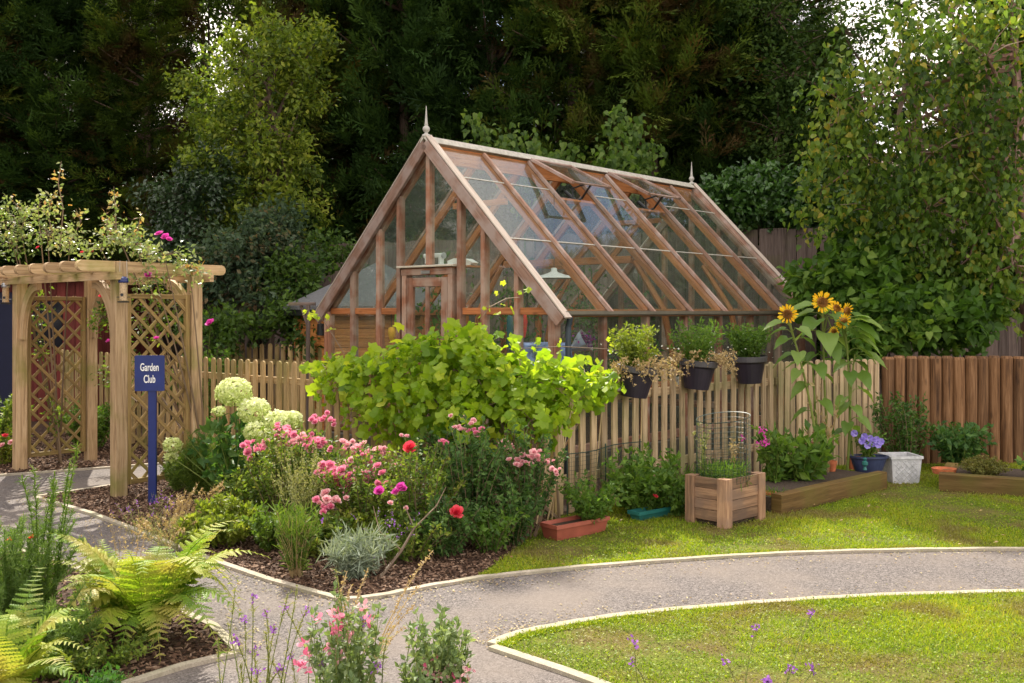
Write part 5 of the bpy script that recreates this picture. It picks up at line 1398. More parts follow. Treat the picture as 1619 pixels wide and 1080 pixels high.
# conifers standing outside the picture on both sides: the greenhouse glass mirrors them
for i, (x, Y, k, sc, lb) in enumerate([(12.3, 19.5, 1, 1.35, 'tall conifer to the right of the view behind the palisade'), (15, 23, 0, 1.6, 'tallest conifer to the right of the view'), (11.3, 15.2, 2, 1.15, 'narrow conifer just right of the view'), (17, 17, 1, 1.5, 'broad conifer far right of the view'), (14.6, 26.5, 1, 2.0, 'very tall conifer beyond the right edge'), (12.9, 23, 2, 1.7, 'slim tall conifer just beyond the right edge'), (18, 30, 0, 2.3, 'very tall conifer farthest beyond the right edge'),
                                       (-11.5, 11.5, 0, .9, 'conifer left of the view beyond the red cabin'), (-13, 8.3, 1, .9, 'conifer left of the view beside the path'), (-11.5, 15, 2, .95, 'conifer left of the view behind the red cabin'), (-12.5, 4.6, 0, .85, 'conifer left of the view nearest the camera')]):
    t = conifer(lb, CX, Y, k, i * .9, sc, 1.0); t.location.x = x
# ------------------------------------------------------------------ vine, shrubs and flowers
T_FLORET = T([(0, 0, 0), (.5, .2, .1), (.7, 0, .1), (.5, -.2, .1), (0, .5, .1), (-.2, .5, .1), (-.5, -.1, .1), (-.5, .15, .1), (0, -.5, .1), (.15, -.5, .1)], [(0, 3, 2, 1), (0, 1, 4, 5), (0, 5, 7, 6), (0, 6, 8, 9)])
def petals(name, cols, trans=.35): return leafmat(name, cols, trans=trans, rough=.6, spec=.2, tboost=1.1, tblue=1.1)
P_pink = petals('pink_petal', [(.62, .10, .20), (.78, .24, .36), (.85, .46, .54)])
P_palepink = petals('pale_pink_petal', [(.72, .28, .34), (.82, .44, .46), (.86, .62, .58)])
P_hot = petals('magenta_petal', [(.55, .03, .30), (.70, .07, .42), (.78, .15, .5)])
P_red = petals('coral_red_petal', [(.60, .02, .05), (.78, .06, .10), (.85, .14, .16)])
P_lime = petals('lime_floret', [(.45, .54, .14), (.64, .70, .28), (.82, .84, .55)], .4)
P_violet = petals('violet_petal', [(.22, .16, .60), (.34, .25, .75), (.48, .40, .82)])
P_purple = petals('purple_floret', [(.22, .06, .36), (.34, .12, .50), (.48, .22, .60)])
P_white = petals('white_floret', [(.6, .6, .5), (.75, .75, .7)])
P_yellow = petals('sunflower_petal', [(.82, .42, .01), (.88, .56, .02), (.90, .66, .04)], .45)
P_dry = leafmat('dried_stem', [(.30, .20, .09), (.42, .30, .15), (.52, .40, .22)], trans=.25)
P_red2 = petals('scarlet_petal', [(.65, .03, .01), (.75, .07, .03)])
L_rose = leafmat('rose_leaf', [(.04, .075, .012), (.09, .15, .02), (.17, .24, .035), (.27, .28, .05)], trans=.42, rough=.5, spec=.3)
L_rosed = leafmat('dark_rose_leaf', [(.03, .065, .018), (.065, .135, .033), (.13, .22, .055)], trans=.38, rough=.5, spec=.2)
L_lime = leafmat('lime_leaf', [(.08, .13, .015), (.15, .20, .02), (.22, .27, .03), (.26, .24, .06)], trans=.45)
L_vine = leafmat('vine_leaf', [(.10, .19, .012), (.19, .31, .016), (.31, .42, .025), (.46, .50, .05)], trans=.5, rough=.5, spec=.35, tboost=1.5)
L_feath = leafmat('feathery_leaf', [(.05, .10, .015), (.10, .17, .02), (.17, .24, .03)], trans=.4)
L_pale = leafmat('pale_stem_leaf', [(.16, .18, .06), (.26, .27, .10), (.36, .34, .16)], trans=.35)
L_silver = leafmat('silver_leaf', [(.14, .18, .12), (.23, .28, .21), (.36, .40, .31)], trans=.25)
L_weed = leafmat('weed_leaf', [(.05, .11, .015), (.10, .19, .025), (.17, .27, .04)], trans=.45)
L_hyd = leafmat('hydrangea_leaf', [(.03, .09, .02), (.06, .14, .03), (.11, .20, .04)], trans=.35)
L_stem = leafmat('green_stem', [(.12, .17, .03), (.20, .24, .05)], trans=.1)
L_wood = leafmat('woody_stem', [(.12, .08, .05), (.22, .15, .09)], trans=0)

def bezier(a, b, c, t):
    t = np.asarray(t)[:, None]; return np.array(a) * (1 - t) ** 2 + 2 * np.array(b) * t * (1 - t) + np.array(c) * t ** 2
def stemmy(name, label, cat, base, n, h, rad, leafT=None, lmat=None, lsize=.04, per=30, smat=None, sr=.003, lean=(0, 0), group=None, tipbias=1.0, up=.4, zn=.8, hv=.35, root=.25, seed=None, curve=.15, lstart=.1, shape=0, jit=.35):
    """a clump of n stems from base, h tall, tops spread over rad, with leaves along them; returns (root, tips)"""
    global RG
    if seed is not None: RG = np.random.default_rng(seed); random.seed(seed)
    base = Vector(base); t = thing(name, label, cat, base, group) if name else None
    sm_, fo = MB(), MB(); tips = []
    b = np.array(base)
    for k in range(n):
        a = RG.uniform(0, 6.283); r = math.sqrt(RG.random())
        hh = h * RG.uniform(1 - hv, 1) * (1 - shape * r * r)
        s0 = b + [rad * root * r * math.cos(a), rad * root * r * math.sin(a), 0]
        s2 = b + [rad * r * math.cos(a) + lean[0] * hh, rad * r * math.sin(a) + lean[1] * hh, hh]
        s1 = (s0 + s2) / 2 + [RG.normal() * curve * h * .3 - .25 * curve * math.cos(a), RG.normal() * curve * h * .3, .12 * hh]
        sm_.tube(bezier(s0, s1, s2, np.linspace(0, 1, 5)), [sr, sr * .9, sr * .8, sr * .6, sr * .35], 3 if sr < .006 else 6, cap=False, rnd=RG.random())
        tips.append((s2, s2 - s1))
        if leafT is not None:
            q = lstart + (1 - lstart) * RG.random(per) ** tipbias
            P = bezier(s0, s1, s2, q)
            X = rdir(per, up); Zz = rdir(per, zn)
            fo.inst(leafT, P + X * lsize * jit * RG.random((per, 1)), X, Zz, lsize * RG.uniform(.6, 1.25, per), np.clip(RG.uniform(.2, .75) + RG.normal(size=per) * .18, 0, 1))
    if t is None: return sm_, fo, tips
    sm_.build('stem', smat or L_stem, t)
    if leafT is not None: fo.build('foliage', lmat, t)
    return t, tips
def rose_mesh(mat, seed, n=34):
    rg = np.random.default_rng(seed); m = MB()
    k = np.arange(n); a = k * 2.4; f = k / n                     # 0 inner, 1 outer
    el = 1.35 - 1.15 * f                                          # inner petals stand up
    X = np.stack([np.cos(a) * np.cos(el), np.sin(a) * np.cos(el), np.sin(el)], 1) + rg.normal(size=(n, 3)) * .08
    Z = np.stack([-np.cos(a) * np.sin(el), -np.sin(a) * np.sin(el), np.cos(el)], 1)
    P = np.stack([np.cos(a) * .15 * f, np.sin(a) * .15 * f, .1 - .1 * f], 1)
    m.inst(T_PETAL, P, X, Z, np.stack([.55 + .5 * f, .75 + .8 * f, .8 + .3 * f], 1) * rg.uniform(.85, 1.1, (n, 1)), np.clip(.2 + .6 * f + rg.normal(size=n) * .12, 0, 1))
    return m.mesh('rose_bloom', mat)
RM = {k: [rose_mesh(v, s) for s in range(3)] for k, v in (('pink', P_pink), ('pale', P_palepink), ('hot', P_hot), ('red', P_red))}
def bloom(t, key, c, r, face=(0, -.5, .8), name='rose_bloom'):
    q = Vector(face) + Vector((random.uniform(-.4, .4), random.uniform(-.4, .2), random.uniform(-.2, .3)))
    o = put(name, random.choice(RM[key]), t, c, rot=q.to_track_quat('Z', 'Y').to_euler()); o.scale = (r, r, r); return o
def balls(name, t, c, r, n, mat, tm=T_FLORET, fs=.028, flat=.8, pname='flower_head'):
    m = MB(); d = rdir(n, .15); P = np.array(c) + d * r * [1, 1, flat] * RG.uniform(.86, 1.03, (n, 1))
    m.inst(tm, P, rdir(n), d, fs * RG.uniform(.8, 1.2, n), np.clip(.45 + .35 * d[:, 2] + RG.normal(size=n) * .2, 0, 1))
    return m.build(pname, mat, t)

# --- grape vine on the fence corner
RG = np.random.default_rng(55); random.seed(55)
vb = FENCE_C + Vector((-.1, -.15, 0)); vt = thing('grape_vine', 'bright yellow green grape vine sprawling over the corner of the picket fence', 'vine', vb)
nL_ = Vector((-.6599, -.7514, 0))
vc = []
for px, py, Y, rx, rz_, sh in ((540, 610, 9.9, .22, .22, .7), (600, 605, 9.5, .30, .30, 1.2), (650, 595, 9.2, .33, .36, 1.5), (700, 582, 9.0, .33, .31, 1.5), (745, 582, 8.7, .33, .31, 1.5), (700, 640, 8.8, .36, .30, 1.4), (780, 600, 8.5, .33, .33, 1.5), (620, 660, 9.2, .30, .24, .9),
                           (835, 610, 8.35, .30, .28, 1.3), (880, 615, 8.45, .28, .24, 1.1), (925, 610, 8.65, .24, .17, .8), (962, 602, 8.85, .15, .10, .4), (760, 660, 8.4, .33, .24, 1.0), (840, 665, 8.2, .25, .18, .6), (750, 538, 8.8, .14, .08, .25), (690, 545, 9.0, .18, .08, .3), (515, 585, 10.1, .16, .10, .3), (560, 580, 9.8, .18, .12, .4), (870, 665, 8.25, .15, .14, .2), (556, 660, 9.6, .10, .10, .15)):
    vc.append((np.array(W(px, py, Y)), np.array([rx, .32, rz_]), sh))
sm_, fo = MB(), MB()
tot = sum(c[2] for c in vc); NV = 1950
for c, rd_, sh in vc:
    n = int(NV * sh / tot); d = rdir(n, .25); P = c + d * rd_ * (RG.random((n, 1)) ** .33) * RG.uniform(.8, 1.22, (n, 1))
    outd = d * [1, 1, 1] + [0, -.35, .35]
    X = RG.normal(size=(n, 3)) * .6 + d * .5 + [0, 0, -.25]
    fo.inst(T_LOBED, P, X, outd + RG.normal(size=(n, 3)) * .45, RG.uniform(.05, .15, n) , np.clip(.5 + d[:, 2] * .0 + RG.normal(size=n) * .2, 0, 1))
    st = vb + Vector((RG.uniform(-.2, .2), RG.uniform(-.1, .1), 0)); mid = (Vector(c) + st) / 2 + Vector((0, 0, .2))
    sm_.tube(bezier(st, mid, c, np.linspace(0, 1, 6)), [.014, .012, .010, .008, .006, .004], 5, cap=False)
    for j in range(5):
        e = c + rdir(1)[0] * rd_ * .9; sm_.tube([c, (c + e) / 2 + [0, 0, .04], e], [.005, .004, .002], 3, cap=False)
# loose shoots with tendrils
for pts_ in ([(985, 602, 8.95), (1000, 560, 9.0), (960, 552, 9.0), (890, 548, 8.9), (800, 552, 8.8)], [(760, 505, 8.7), (775, 485, 8.7), (800, 472, 8.8), (822, 470, 8.8)], [(545, 560, 9.9), (520, 520, 10.0), (505, 498, 10.0), (492, 500, 10.1)], [(500, 575, 10.2), (488, 580, 10.3)]):
    Q = [W(*p) for p in pts_]; sm_.tube(Q, [.004] * (len(Q) - 1) + [.002], 4, cap=False)
    for q in Q:
        n = 3; fo.inst(T_LOBED, np.array(q) + RG.normal(size=(n, 3)) * .05, rdir(n), rdir(n, .6) + [0, -.5, 0], RG.uniform(.04, .09, n), RG.uniform(.5, 1, n))
sm_.build('stem', L_wood, vt); fo.build('foliage', L_vine, vt)

# --- hydrangea
hb = Vector((-2.42, 8.95, 0))
ht, _ = stemmy('hydrangea', 'hydrangea with large lime green flower heads in front of the left picket fence', 'hydrangea', hb, 26, .95, .42, T_LEAF, L_hyd, .12, 20, sr=.006, seed=56, shape=.3)
for px, py, Y, r in ((370, 620, 8.7, .150), (402, 650, 8.6, .135), (440, 668, 8.5, .12), (405, 683, 8.4, .10), (462, 664, 8.55, .09), (428, 690, 8.4, .075), (273, 703, 8.9, .078), (346, 650, 8.75, .05), (270, 722, 8.9, .05)):
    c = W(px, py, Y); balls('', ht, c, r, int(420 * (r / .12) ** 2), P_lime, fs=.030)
    m = MB(); m.tube([hb + (c - hb) * .1 + Vector((0, 0, -.05)), (hb + c) / 2, c], [.006, .005, .004], 5); m.build('stem', L_stem, ht)
# feathery bush beneath it
stemmy('cosmos_bush', 'feathery green bush below the hydrangea beside the blue sign post', 'shrub', G(320, 782), 95, .66, .36, T_NEEDLE, L_feath, .05, 90, sr=.0025, seed=57, shape=.45, up=.6, jit=.2)
stemmy('cosmos_bush', 'small feathery green clump right against the blue sign post', 'shrub', G(283, 777), 34, .42, .18, T_NEEDLE, L_feath, .045, 70, sr=.002, seed=58, shape=.4, up=.6)
# leafy filler behind, against the fence
stemmy('leafy_shrub', 'leafy green shrub between the hydrangea and the pink roses', 'shrub', Vector((-1.75, 8.35, 0)), 60, .80, .45, T_LEAF, L_rose, .045, 90, smat=L_wood, sr=.004, seed=59, shape=.4)
# low yellow-green shrub by the path
stemmy('spirea_bush', 'low yellow green bush at the path edge below the hydrangea', 'shrub', G(352, 862), 80, .36, .34, T_LEAF, L_lime, .045, 60, smat=L_wood, sr=.003, seed=60, shape=.55, tipbias=.5)
# pink rose bushes
def rosebush(label, base, n, h, rad, blooms, seed, lmat=None, ls=.036, per=70, lean=(0, 0)):
    t, tips = stemmy('rose_bush', label, 'rose bush', base, n, h, rad, T_LEAF, lmat or L_rose, ls, per, smat=L_wood, sr=.0045, seed=seed, shape=.25, lean=lean, lstart=.25)
    b = Vector(base)
    sm2 = MB()
    for px, py, Y, r, key, k in blooms:
        c0 = W(px, py, Y)
        for j in range(k if k < 3 else int(k * 1.9)):
            c = c0 if k == 1 else c0 + Vector(tuple(RG.normal(size=3) * [1.6, 1.2, 1.0] * r))
            bloom(t, key, c, r * RG.uniform(.7, 1.25), name='rose_bloom')
        sm2.tube([b + (c0 - b) * .15, (b + c0) / 2 + Vector((0, 0, .05)), c0], [.005, .004, .003], 4, cap=False)
    sm2.build('flower_stem', L_stem, t)
    return t
rosebush('bushy rose with clusters of pink blooms beside the hydrangea', G(455, 835), 60, .86, .38,
         [(397, 709, 7.9, .030, 'pink', 7), (450, 690, 8.0, .034, 'pink', 9), (458, 680, 8.05, .03, 'pink', 5), (470, 700, 7.95, .032, 'pale', 6), (500, 700, 7.9, .03, 'pink', 8), (503, 665, 8.3, .028, 'pink', 4), (522, 665, 8.3, .024, 'pink', 3), (485, 712, 7.85, .024, 'pink', 4), (420, 700, 8, .025, 'pale', 4), (515, 707, 7.9, .024, 'pink', 4)], 61)
rosebush('rose bush full of pink and faded blooms in the middle of the bed', G(585, 860), 75, .76, .42,
         [(517, 750, 7.3, .036, 'pink', 9), (545, 765, 7.3, .03, 'pink', 5), (572, 750, 7.35, .03, 'pale', 6), (590, 755, 7.3, .03, 'pink', 5), (603, 770, 7.2, .03, 'pink', 4), (520, 790, 7.1, .032, 'pale', 5), (512, 803, 7.05, .028, 'pink', 4), (560, 712, 7.7, .03, 'pale', 8), (600, 712, 7.7, .028, 'pale', 6), (540, 735, 7.5, .026, 'pale', 4), (628, 735, 7.5, .022, 'pale', 3), (580, 725, 7.6, .024, 'pink', 4)], 62)
rosebush('rose with one large coral red bloom and magenta blooms in front of the vine', G(665, 868), 46, .80, .34,
         [(648, 711, 7.3, .052, 'red', 1), (631, 776, 7.0, .036, 'hot', 2), (641, 781, 7.0, .036, 'hot', 2), (700, 703, 7.4, .052, 'pink', 1), (632, 800, 6.95, .022, 'pale', 2), (640, 690, 7.6, .02, 'pale', 2)], 63)
rosebush('tall dark leaved rose right of centre with a single low red bloom', G(745, 860), 42, .98, .30,
         [(721, 812, 6.95, .042, 'red', 1), (733, 678, 7.6, .026, 'pale', 4), (752, 680, 7.6, .026, 'pink', 3), (723, 660, 7.7, .02, 'pale', 2)], 64, L_rosed, .048, 60)
rosebush('rose with clusters of fading peach blooms against the pickets', G(830, 850), 44, .88, .34,
         [(845, 722, 7.5, .026, 'pale', 9), (820, 730, 7.5, .024, 'pale', 6), (800, 708, 7.7, .022, 'pale', 5), (862, 730, 7.5, .02, 'pale', 5), (876, 742, 7.4, .018, 'pale', 3)], 65, L_rosed, .045, 55)
# bare rose limb on the mulch
m = MB(); b0 = G(600, 915); m.tube([b0, W(635, 870, 6.6), W(655, 835, 6.7), W(640, 800, 6.8)], [.012, .010, .007, .003], 6); m.tube([W(655, 835, 6.7), W(690, 800, 6.8), W(705, 770, 6.9)], [.006, .005, .002], 5); m.tube([W(635, 870, 6.6), W(600, 840, 6.6), W(590, 800, 6.7)], [.006, .005, .002], 5)
tag(m.build('bare_branch', L_wood, None, loc=b0), 'bare woody rose branch rising from the mulch at the front of the bed', 'branch')
# lavender, agastache, catmint
def spikes(name, label, cat, base, n, h, rad, fmat, seed, lean=(0, 0), fl=.28, lmat=None, ls=.03, fs=.009, per=16, dens=26, sr=.0018, up=.8):
    t, tips = stemmy(name, label, cat, base, n, h, rad, T_NEEDLE, lmat or L_pale, ls, per, smat=lmat or L_pale, sr=sr, lean=lean, seed=seed, up=up, hv=.45, root=.3)
    for tip, d in tips:
        m = MB(); d = d / np.linalg.norm(d); L = fl * h * RG.uniform(.5, 1)
        q = RG.random((dens, 1)) * L; P = tip - d * q
        m.inst(T_FLORET, P + RG.normal(size=(dens, 3)) * fs * .5, rdir(dens), rdir(dens), fs * RG.uniform(.7, 1.4, dens))
        m.build('flower_spike', fmat, t)
    return t
spikes('lavender', 'tall pale seed spikes between the two pink rose bushes', 'lavender', G(480, 862), 70, .72, .26, L_pale, 70, ls=.03, fs=.010)
spikes('lavender', 'purple tipped spikes leaning over the mulch below the blue sign', 'lavender', G(225, 852), 22, .36, .26, P_purple, 71, dens=7, lean=(.1, -.1))
spikes('lavender', 'dry pale spikes leaning across the path edging under the sign', 'lavender', G(275, 850), 34, .42, .22, P_dry, 72, lean=(.45, .0), lmat=P_dry)
spikes('catmint', 'thin pale stems sprawling over the path edging beside the low bush', 'catmint', G(275, 872), 40, .26, .25, P_dry, 73, lean=(-.3, -.1), lmat=L_pale)
stemmy('ornamental_grass', 'upright tuft of fine green grass with straw coloured base by the path', 'grass clump', G(468, 912), 110, .44, .15, T_NEEDLE, L_feath, .07, 12, smat=P_dry, sr=.0018, seed=74, up=1.5, hv=.4)
t, tp = stemmy('silver_dianthus', 'silver leaved clump with a pink flower near the point of the bed', 'silver plant', G(565, 912), 80, .30, .24, T_NEEDLE, L_silver, .075, 26, smat=L_silver, sr=.002, seed=75, up=.7, shape=.3)
bloom(t, 'pale', W(530, 884, 6.4), .028); 
for p in (W(575, 872, 6.5), W(590, 880, 6.5), W(560, 848, 6.7), W(510, 823, 6.9)):
    m = MB(); m.inst(T_PETAL, np.tile(np.array(p), (5, 1)), rdir(5), rdir(5), .022); m.build('flower', P_purple, t)
spikes('catmint', 'loose stems with small violet flowers below the pink roses', 'catmint', G(610, 890), 20, .42, .28, P_purple, 76, dens=6, lmat=L_feath, per=20)
stemmy('groundcover_rose', 'low green shoots at the foot of the red rose', 'shrub', G(650, 885), 40, .30, .35, T_LEAF, L_rose, .04, 34, smat=L_wood, seed=77)
stemmy('groundcover_rose', 'low green shoots at the edge of the lawn below the dark rose', 'shrub', G(775, 872), 40, .30, .28, T_LEAF, L_weed, .045, 34, smat=L_wood, seed=78)
stemmy('leafy_shrub', 'green leaves in front of the pickets under the vine', 'shrub', Vector((-.5, 8.55, 0)), 50, .80, .42, T_LEAF, L_rosed, .055, 50, smat=L_wood, sr=.004, seed=79, shape=.2)

# --- foreground: fern bed
def fern(label, base, nf, L, seed, mat, spread=1.0, azr=(0, 6.283)):
    global RG
    RG = np.random.default_rng(seed); base = np.array(Vector(base)); t = thing('fern', label, 'fern', tuple(base), 'ferns at the lower left')

    for k in range(nf):
        az = azr[0] + (azr[1] - azr[0]) * (k + RG.random()) / nf; ll = L * RG.uniform(.7, 1.1); hor = ll * RG.uniform(.55, .9) * spread
        out = np.array([math.cos(az), math.sin(az), 0]); zt = ll * RG.choice([RG.uniform(.0, .3), RG.uniform(.5, 1.0)])
        p0 = base + out * .03; p1 = base + out * hor * .4 + [0, 0, ll * RG.uniform(.65, .95)]; p2 = base + out * hor + [0, 0, zt]
        n = 18; q = np.linspace(.18, 1, n); C = bezier(p0, p1, p2, q); tg = np.gradient(C, axis=0); tg /= np.linalg.norm(tg, axis=1, keepdims=True)
        m = MB(); m.tube(bezier(p0, p1, p2, np.linspace(0, 1, 8)), [.004, .0035, .003, .003, .0025, .002, .0015, .001], 4, cap=False)
        side = np.cross(tg, [0, 0, 1]); side /= np.linalg.norm(side, axis=1, keepdims=True) + 1e-6; upn = np.cross(side, tg)
        ln = ll * .185 * np.sin(np.clip(.25 + q * .85, 0, 1) * PI * .93 + .05) ** .9 + .008
        rb = RG.uniform(.1, .9)
        for s in (1, -1):
            X = side * s + tg * .35 + RG.normal(size=(n, 3)) * .06 + [0, 0, -.15]; C0 = C - side * s * .002
            m.inst(T_PINNA, C, X, upn + RG.normal(size=(n, 3)) * .12, np.stack([ln, ln * .62, ln], 1), np.clip(rb + RG.normal(size=n) * .10 + .15 * q, 0, 1))
        m.build('frond', mat, t)
    return t
L_fern = leafmat('fern_frond', [(.08, .17, .012), (.16, .27, .02), (.27, .36, .03), (.36, .38, .06)], trans=.35, blotch=(.36, .33, .08), bscale=5)
fern('large yellow green fern at the path corner in the lower left', G(235, 1012), 40, .74, 80, L_fern)
fern('pale fern cut by the left bottom corner', Vector((-2.15, 4.25, 0)), 26, .56, 81, L_fern)
def rosemary(label, base, n, h, rad, seed, group='rosemary clumps at the left edge'):
    return stemmy('rosemary', label, 'rosemary', base, n, h, rad, T_NEEDLE, leafmat('rosemary_leaf_%d' % seed, [(.07, .13, .025), (.12, .20, .04), (.20, .28, .07)], trans=.35), .034, 190, smat=L_weed, sr=.003, seed=seed, up=1.0, hv=.5, tipbias=.8, group=group, jit=.1, curve=.3)
t, tp = rosemary('tall upright rosemary with a few red flowers at the left edge', Vector((-2.55, 5.15, 0)), 95, .64, .36, 82)
pr = [W(52, 850, 5.2), W(15, 852, 5.2), W(58, 968, 4.9)]
for p in pr:
    m = MB(); m.inst(T_PETAL, np.tile(np.array(p), (7, 1)), rdir(7, .3), rdir(7), .024); m.build('flower', P_red2, t)
rosemary('shorter rosemary shoots between the ferns', Vector((-2.2, 4.75, 0)), 40, .38, .28, 83)
stemmy('grass_stalks', 'thin dry grass stalks in front of the path behind the large fern', 'grass clump', G(200, 960), 40, .55, .35, T_SMALL, P_dry, .015, 14, smat=P_dry, sr=.0012, seed=84, hv=.5)
stemmy('groundcover', 'low glossy green leaves at the bottom edge under the fern', 'ground cover', Vector((-1.82, 4.42, 0)), 60, .10, .16, T_LEAF, leafmat('glossy_leaf', [(.04, .12, .02), (.08, .19, .03)], trans=.3, rough=.25, spec=.6), .035, 14, seed=85)
stemmy('groundcover', 'low dark leaves beside the pale corner fern', 'ground cover', Vector((-2.1, 4.7, 0)), 50, .16, .25, T_LEAF, L_rose, .03, 14, seed=86)
# --- foreground: flowers at the bottom edge
def toadflax(label, pts_, Y, seed, n=1, extra=8, base_px=None, group='purple toadflax spires at the bottom edge'):
    """upright wands; pts_ are the tops"""
    global RG
    RG = np.random.default_rng(seed); bx_ = base_px if base_px else sum(p[0] for p in pts_) / len(pts_)
    b = Vector(((bx_ - CX) / FPX * Y, Y, 0)); t = thing('toadflax', label, 'wildflower', b, group)
    s, f, l = MB(), MB(), MB()
    for px, py, fl in pts_:
        tip = np.array(W(px, py, Y + RG.uniform(-.2, .2))); r0 = np.array(b) + [RG.normal() * .10, RG.normal() * .08, 0]; r0[0] += (tip[0] - b.x) * .45
        mid = (r0 + tip) / 2 + [RG.normal() * .03, 0, .05]
        s.tube(bezier(r0, mid, tip, np.linspace(0, 1, 8)), [.003, .0028, .0026, .0024, .002, .0018, .0015, .001], 4, cap=False)
        k = 60; q = RG.uniform(.1, 1, k); l.inst(T_NEEDLE, bezier(r0, mid, tip, q), rdir(k, 1.1), rdir(k), RG.uniform(.015, .035, k))
        k = 50; q = RG.uniform(.78, 1, k); l.inst(T_SMALL, bezier(r0, mid, tip, q), rdir(k, .6), rdir(k), RG.uniform(.006, .010, k))
        if fl:
            f = MB(); k = int(14 * fl); q = 1 - RG.random(k) * .05 - .01; P = bezier(r0, mid, tip, q)
            f.inst(T_PETAL, P + RG.normal(size=(k, 3)) * .007, rdir(k, .3), rdir(k), RG.uniform(.010, .016, k)); f.build('flower', P_purple, t)
    s.build('stem', L_stem, t); l.build('foliage', L_pale, t)
    return t
toadflax('cluster of slender purple toadflax spires left of the snapdragons', [(400, 940, 1), (372, 930, 0), (420, 965, 1), (449, 958, 1), (386, 975, 1), (435, 990, 1), (487, 960, 1), (455, 940, 0), (370, 1008, 1), (402, 1024, 1), (460, 1035, 1), (420, 1000, 0), (445, 1055, 2), (380, 1050, 0), (408, 1060, 1), (492, 1000, 0), (346, 1010, 0), (360, 985, 0), (470, 925, 0), (430, 1045, 0)], 3.9, 90, base_px=415)
toadflax('purple toadflax spires rising over the snapdragons', [(505, 1048, 1), (600, 1050, 1), (612, 1010, 0), (575, 975, 1), (655, 985, 1), (530, 900, 0), (540, 940, 0)], 3.8, 91, base_px=560)
toadflax('scattered purple spires in front of the lower lawn', [(1286, 962, 1), (1198, 985, 1), (1144, 1038, 1), (1250, 1053, 2), (1290, 1053, 1), (1215, 1074, 3), (1004, 1010, 1), (998, 1040, 1)], 3.6, 92, base_px=1200)
def snapdragon(label, base_px, Y, n, h, rad, blooms, seed):
    b = Vector(((base_px - CX) / FPX * Y, Y, 0))
    t, tp = stemmy('snapdragon', label, 'snapdragon', b, n, h, rad, T_LEAF, leafmat('snapdragon_leaf_%d' % seed, [(.10, .16, .06), (.17, .24, .09), (.26, .32, .15)], trans=.35), .032, 50, sr=.003, seed=seed, up=.7, hv=.5, lstart=.3, group='snapdragons at the bottom edge', shape=.25)
    for px, py in blooms:
        m = MB(); k = 9; P = np.array(W(px, py, Y - .05)) + RG.normal(size=(k, 3)) * .010
        m.inst(T_PETAL, P, rdir(k, .5), rdir(k), RG.uniform(.018, .028, k)); m.build('flower', P_palepink if RG.random() < .5 else P_pink, t)
    return t
snapdragon('pink snapdragon at the bottom edge, left of the other', 545, 3.75, 44, .70, .17, [(530, 976), (528, 995), (533, 1000), (541, 990), (575, 962), (580, 975), (485, 1040), (480, 1020), (523, 1028), (537, 1040), (550, 1006), (501, 977), (536, 975), (480, 1058), (474, 1054)], 93)
snapdragon('bushy snapdragon with few pink flowers at the bottom edge', 690, 3.8, 64, .64, .15, [(672, 1056), (682, 1043), (702, 1063), (700, 1075), (680, 1066), (723, 1078), (742, 1062), (690, 1068)], 94)
# arching dry seed stalks
RG = np.random.default_rng(95)
b = Vector((-.62, 3.7, 0)); t = thing('dock_stalk', 'dry seed stalk arching to the right above the snapdragons', 'plant', b); s, f = MB(), MB()
for tip_, dn in (((685, 870), 1), ((665, 925), .5), ((656, 955), .6), ((640, 990), .4), ((582, 900), .5), ((556, 925), .6), ((548, 905), .7), ((600, 1000), .3)):
    e = np.array(W(tip_[0], tip_[1], 4.2)); mid = (np.array(b) + e) / 2 + [-.08, 0, .12]
    s.tube(bezier(b, mid, e, np.linspace(0, 1, 8)), [.004, .004, .0035, .003, .003, .0025, .002, .0015], 4, cap=False)
    k = int(150 * dn); q = RG.uniform(.62, 1, k); f = MB(); f.inst(T_SMALL, bezier(b, mid, e, q) + RG.normal(size=(k, 3)) * .004, rdir(k, .4), rdir(k), RG.uniform(.008, .014, k)); f.build('seed_head', P_dry, t)
s.build('stem', P_dry, t)

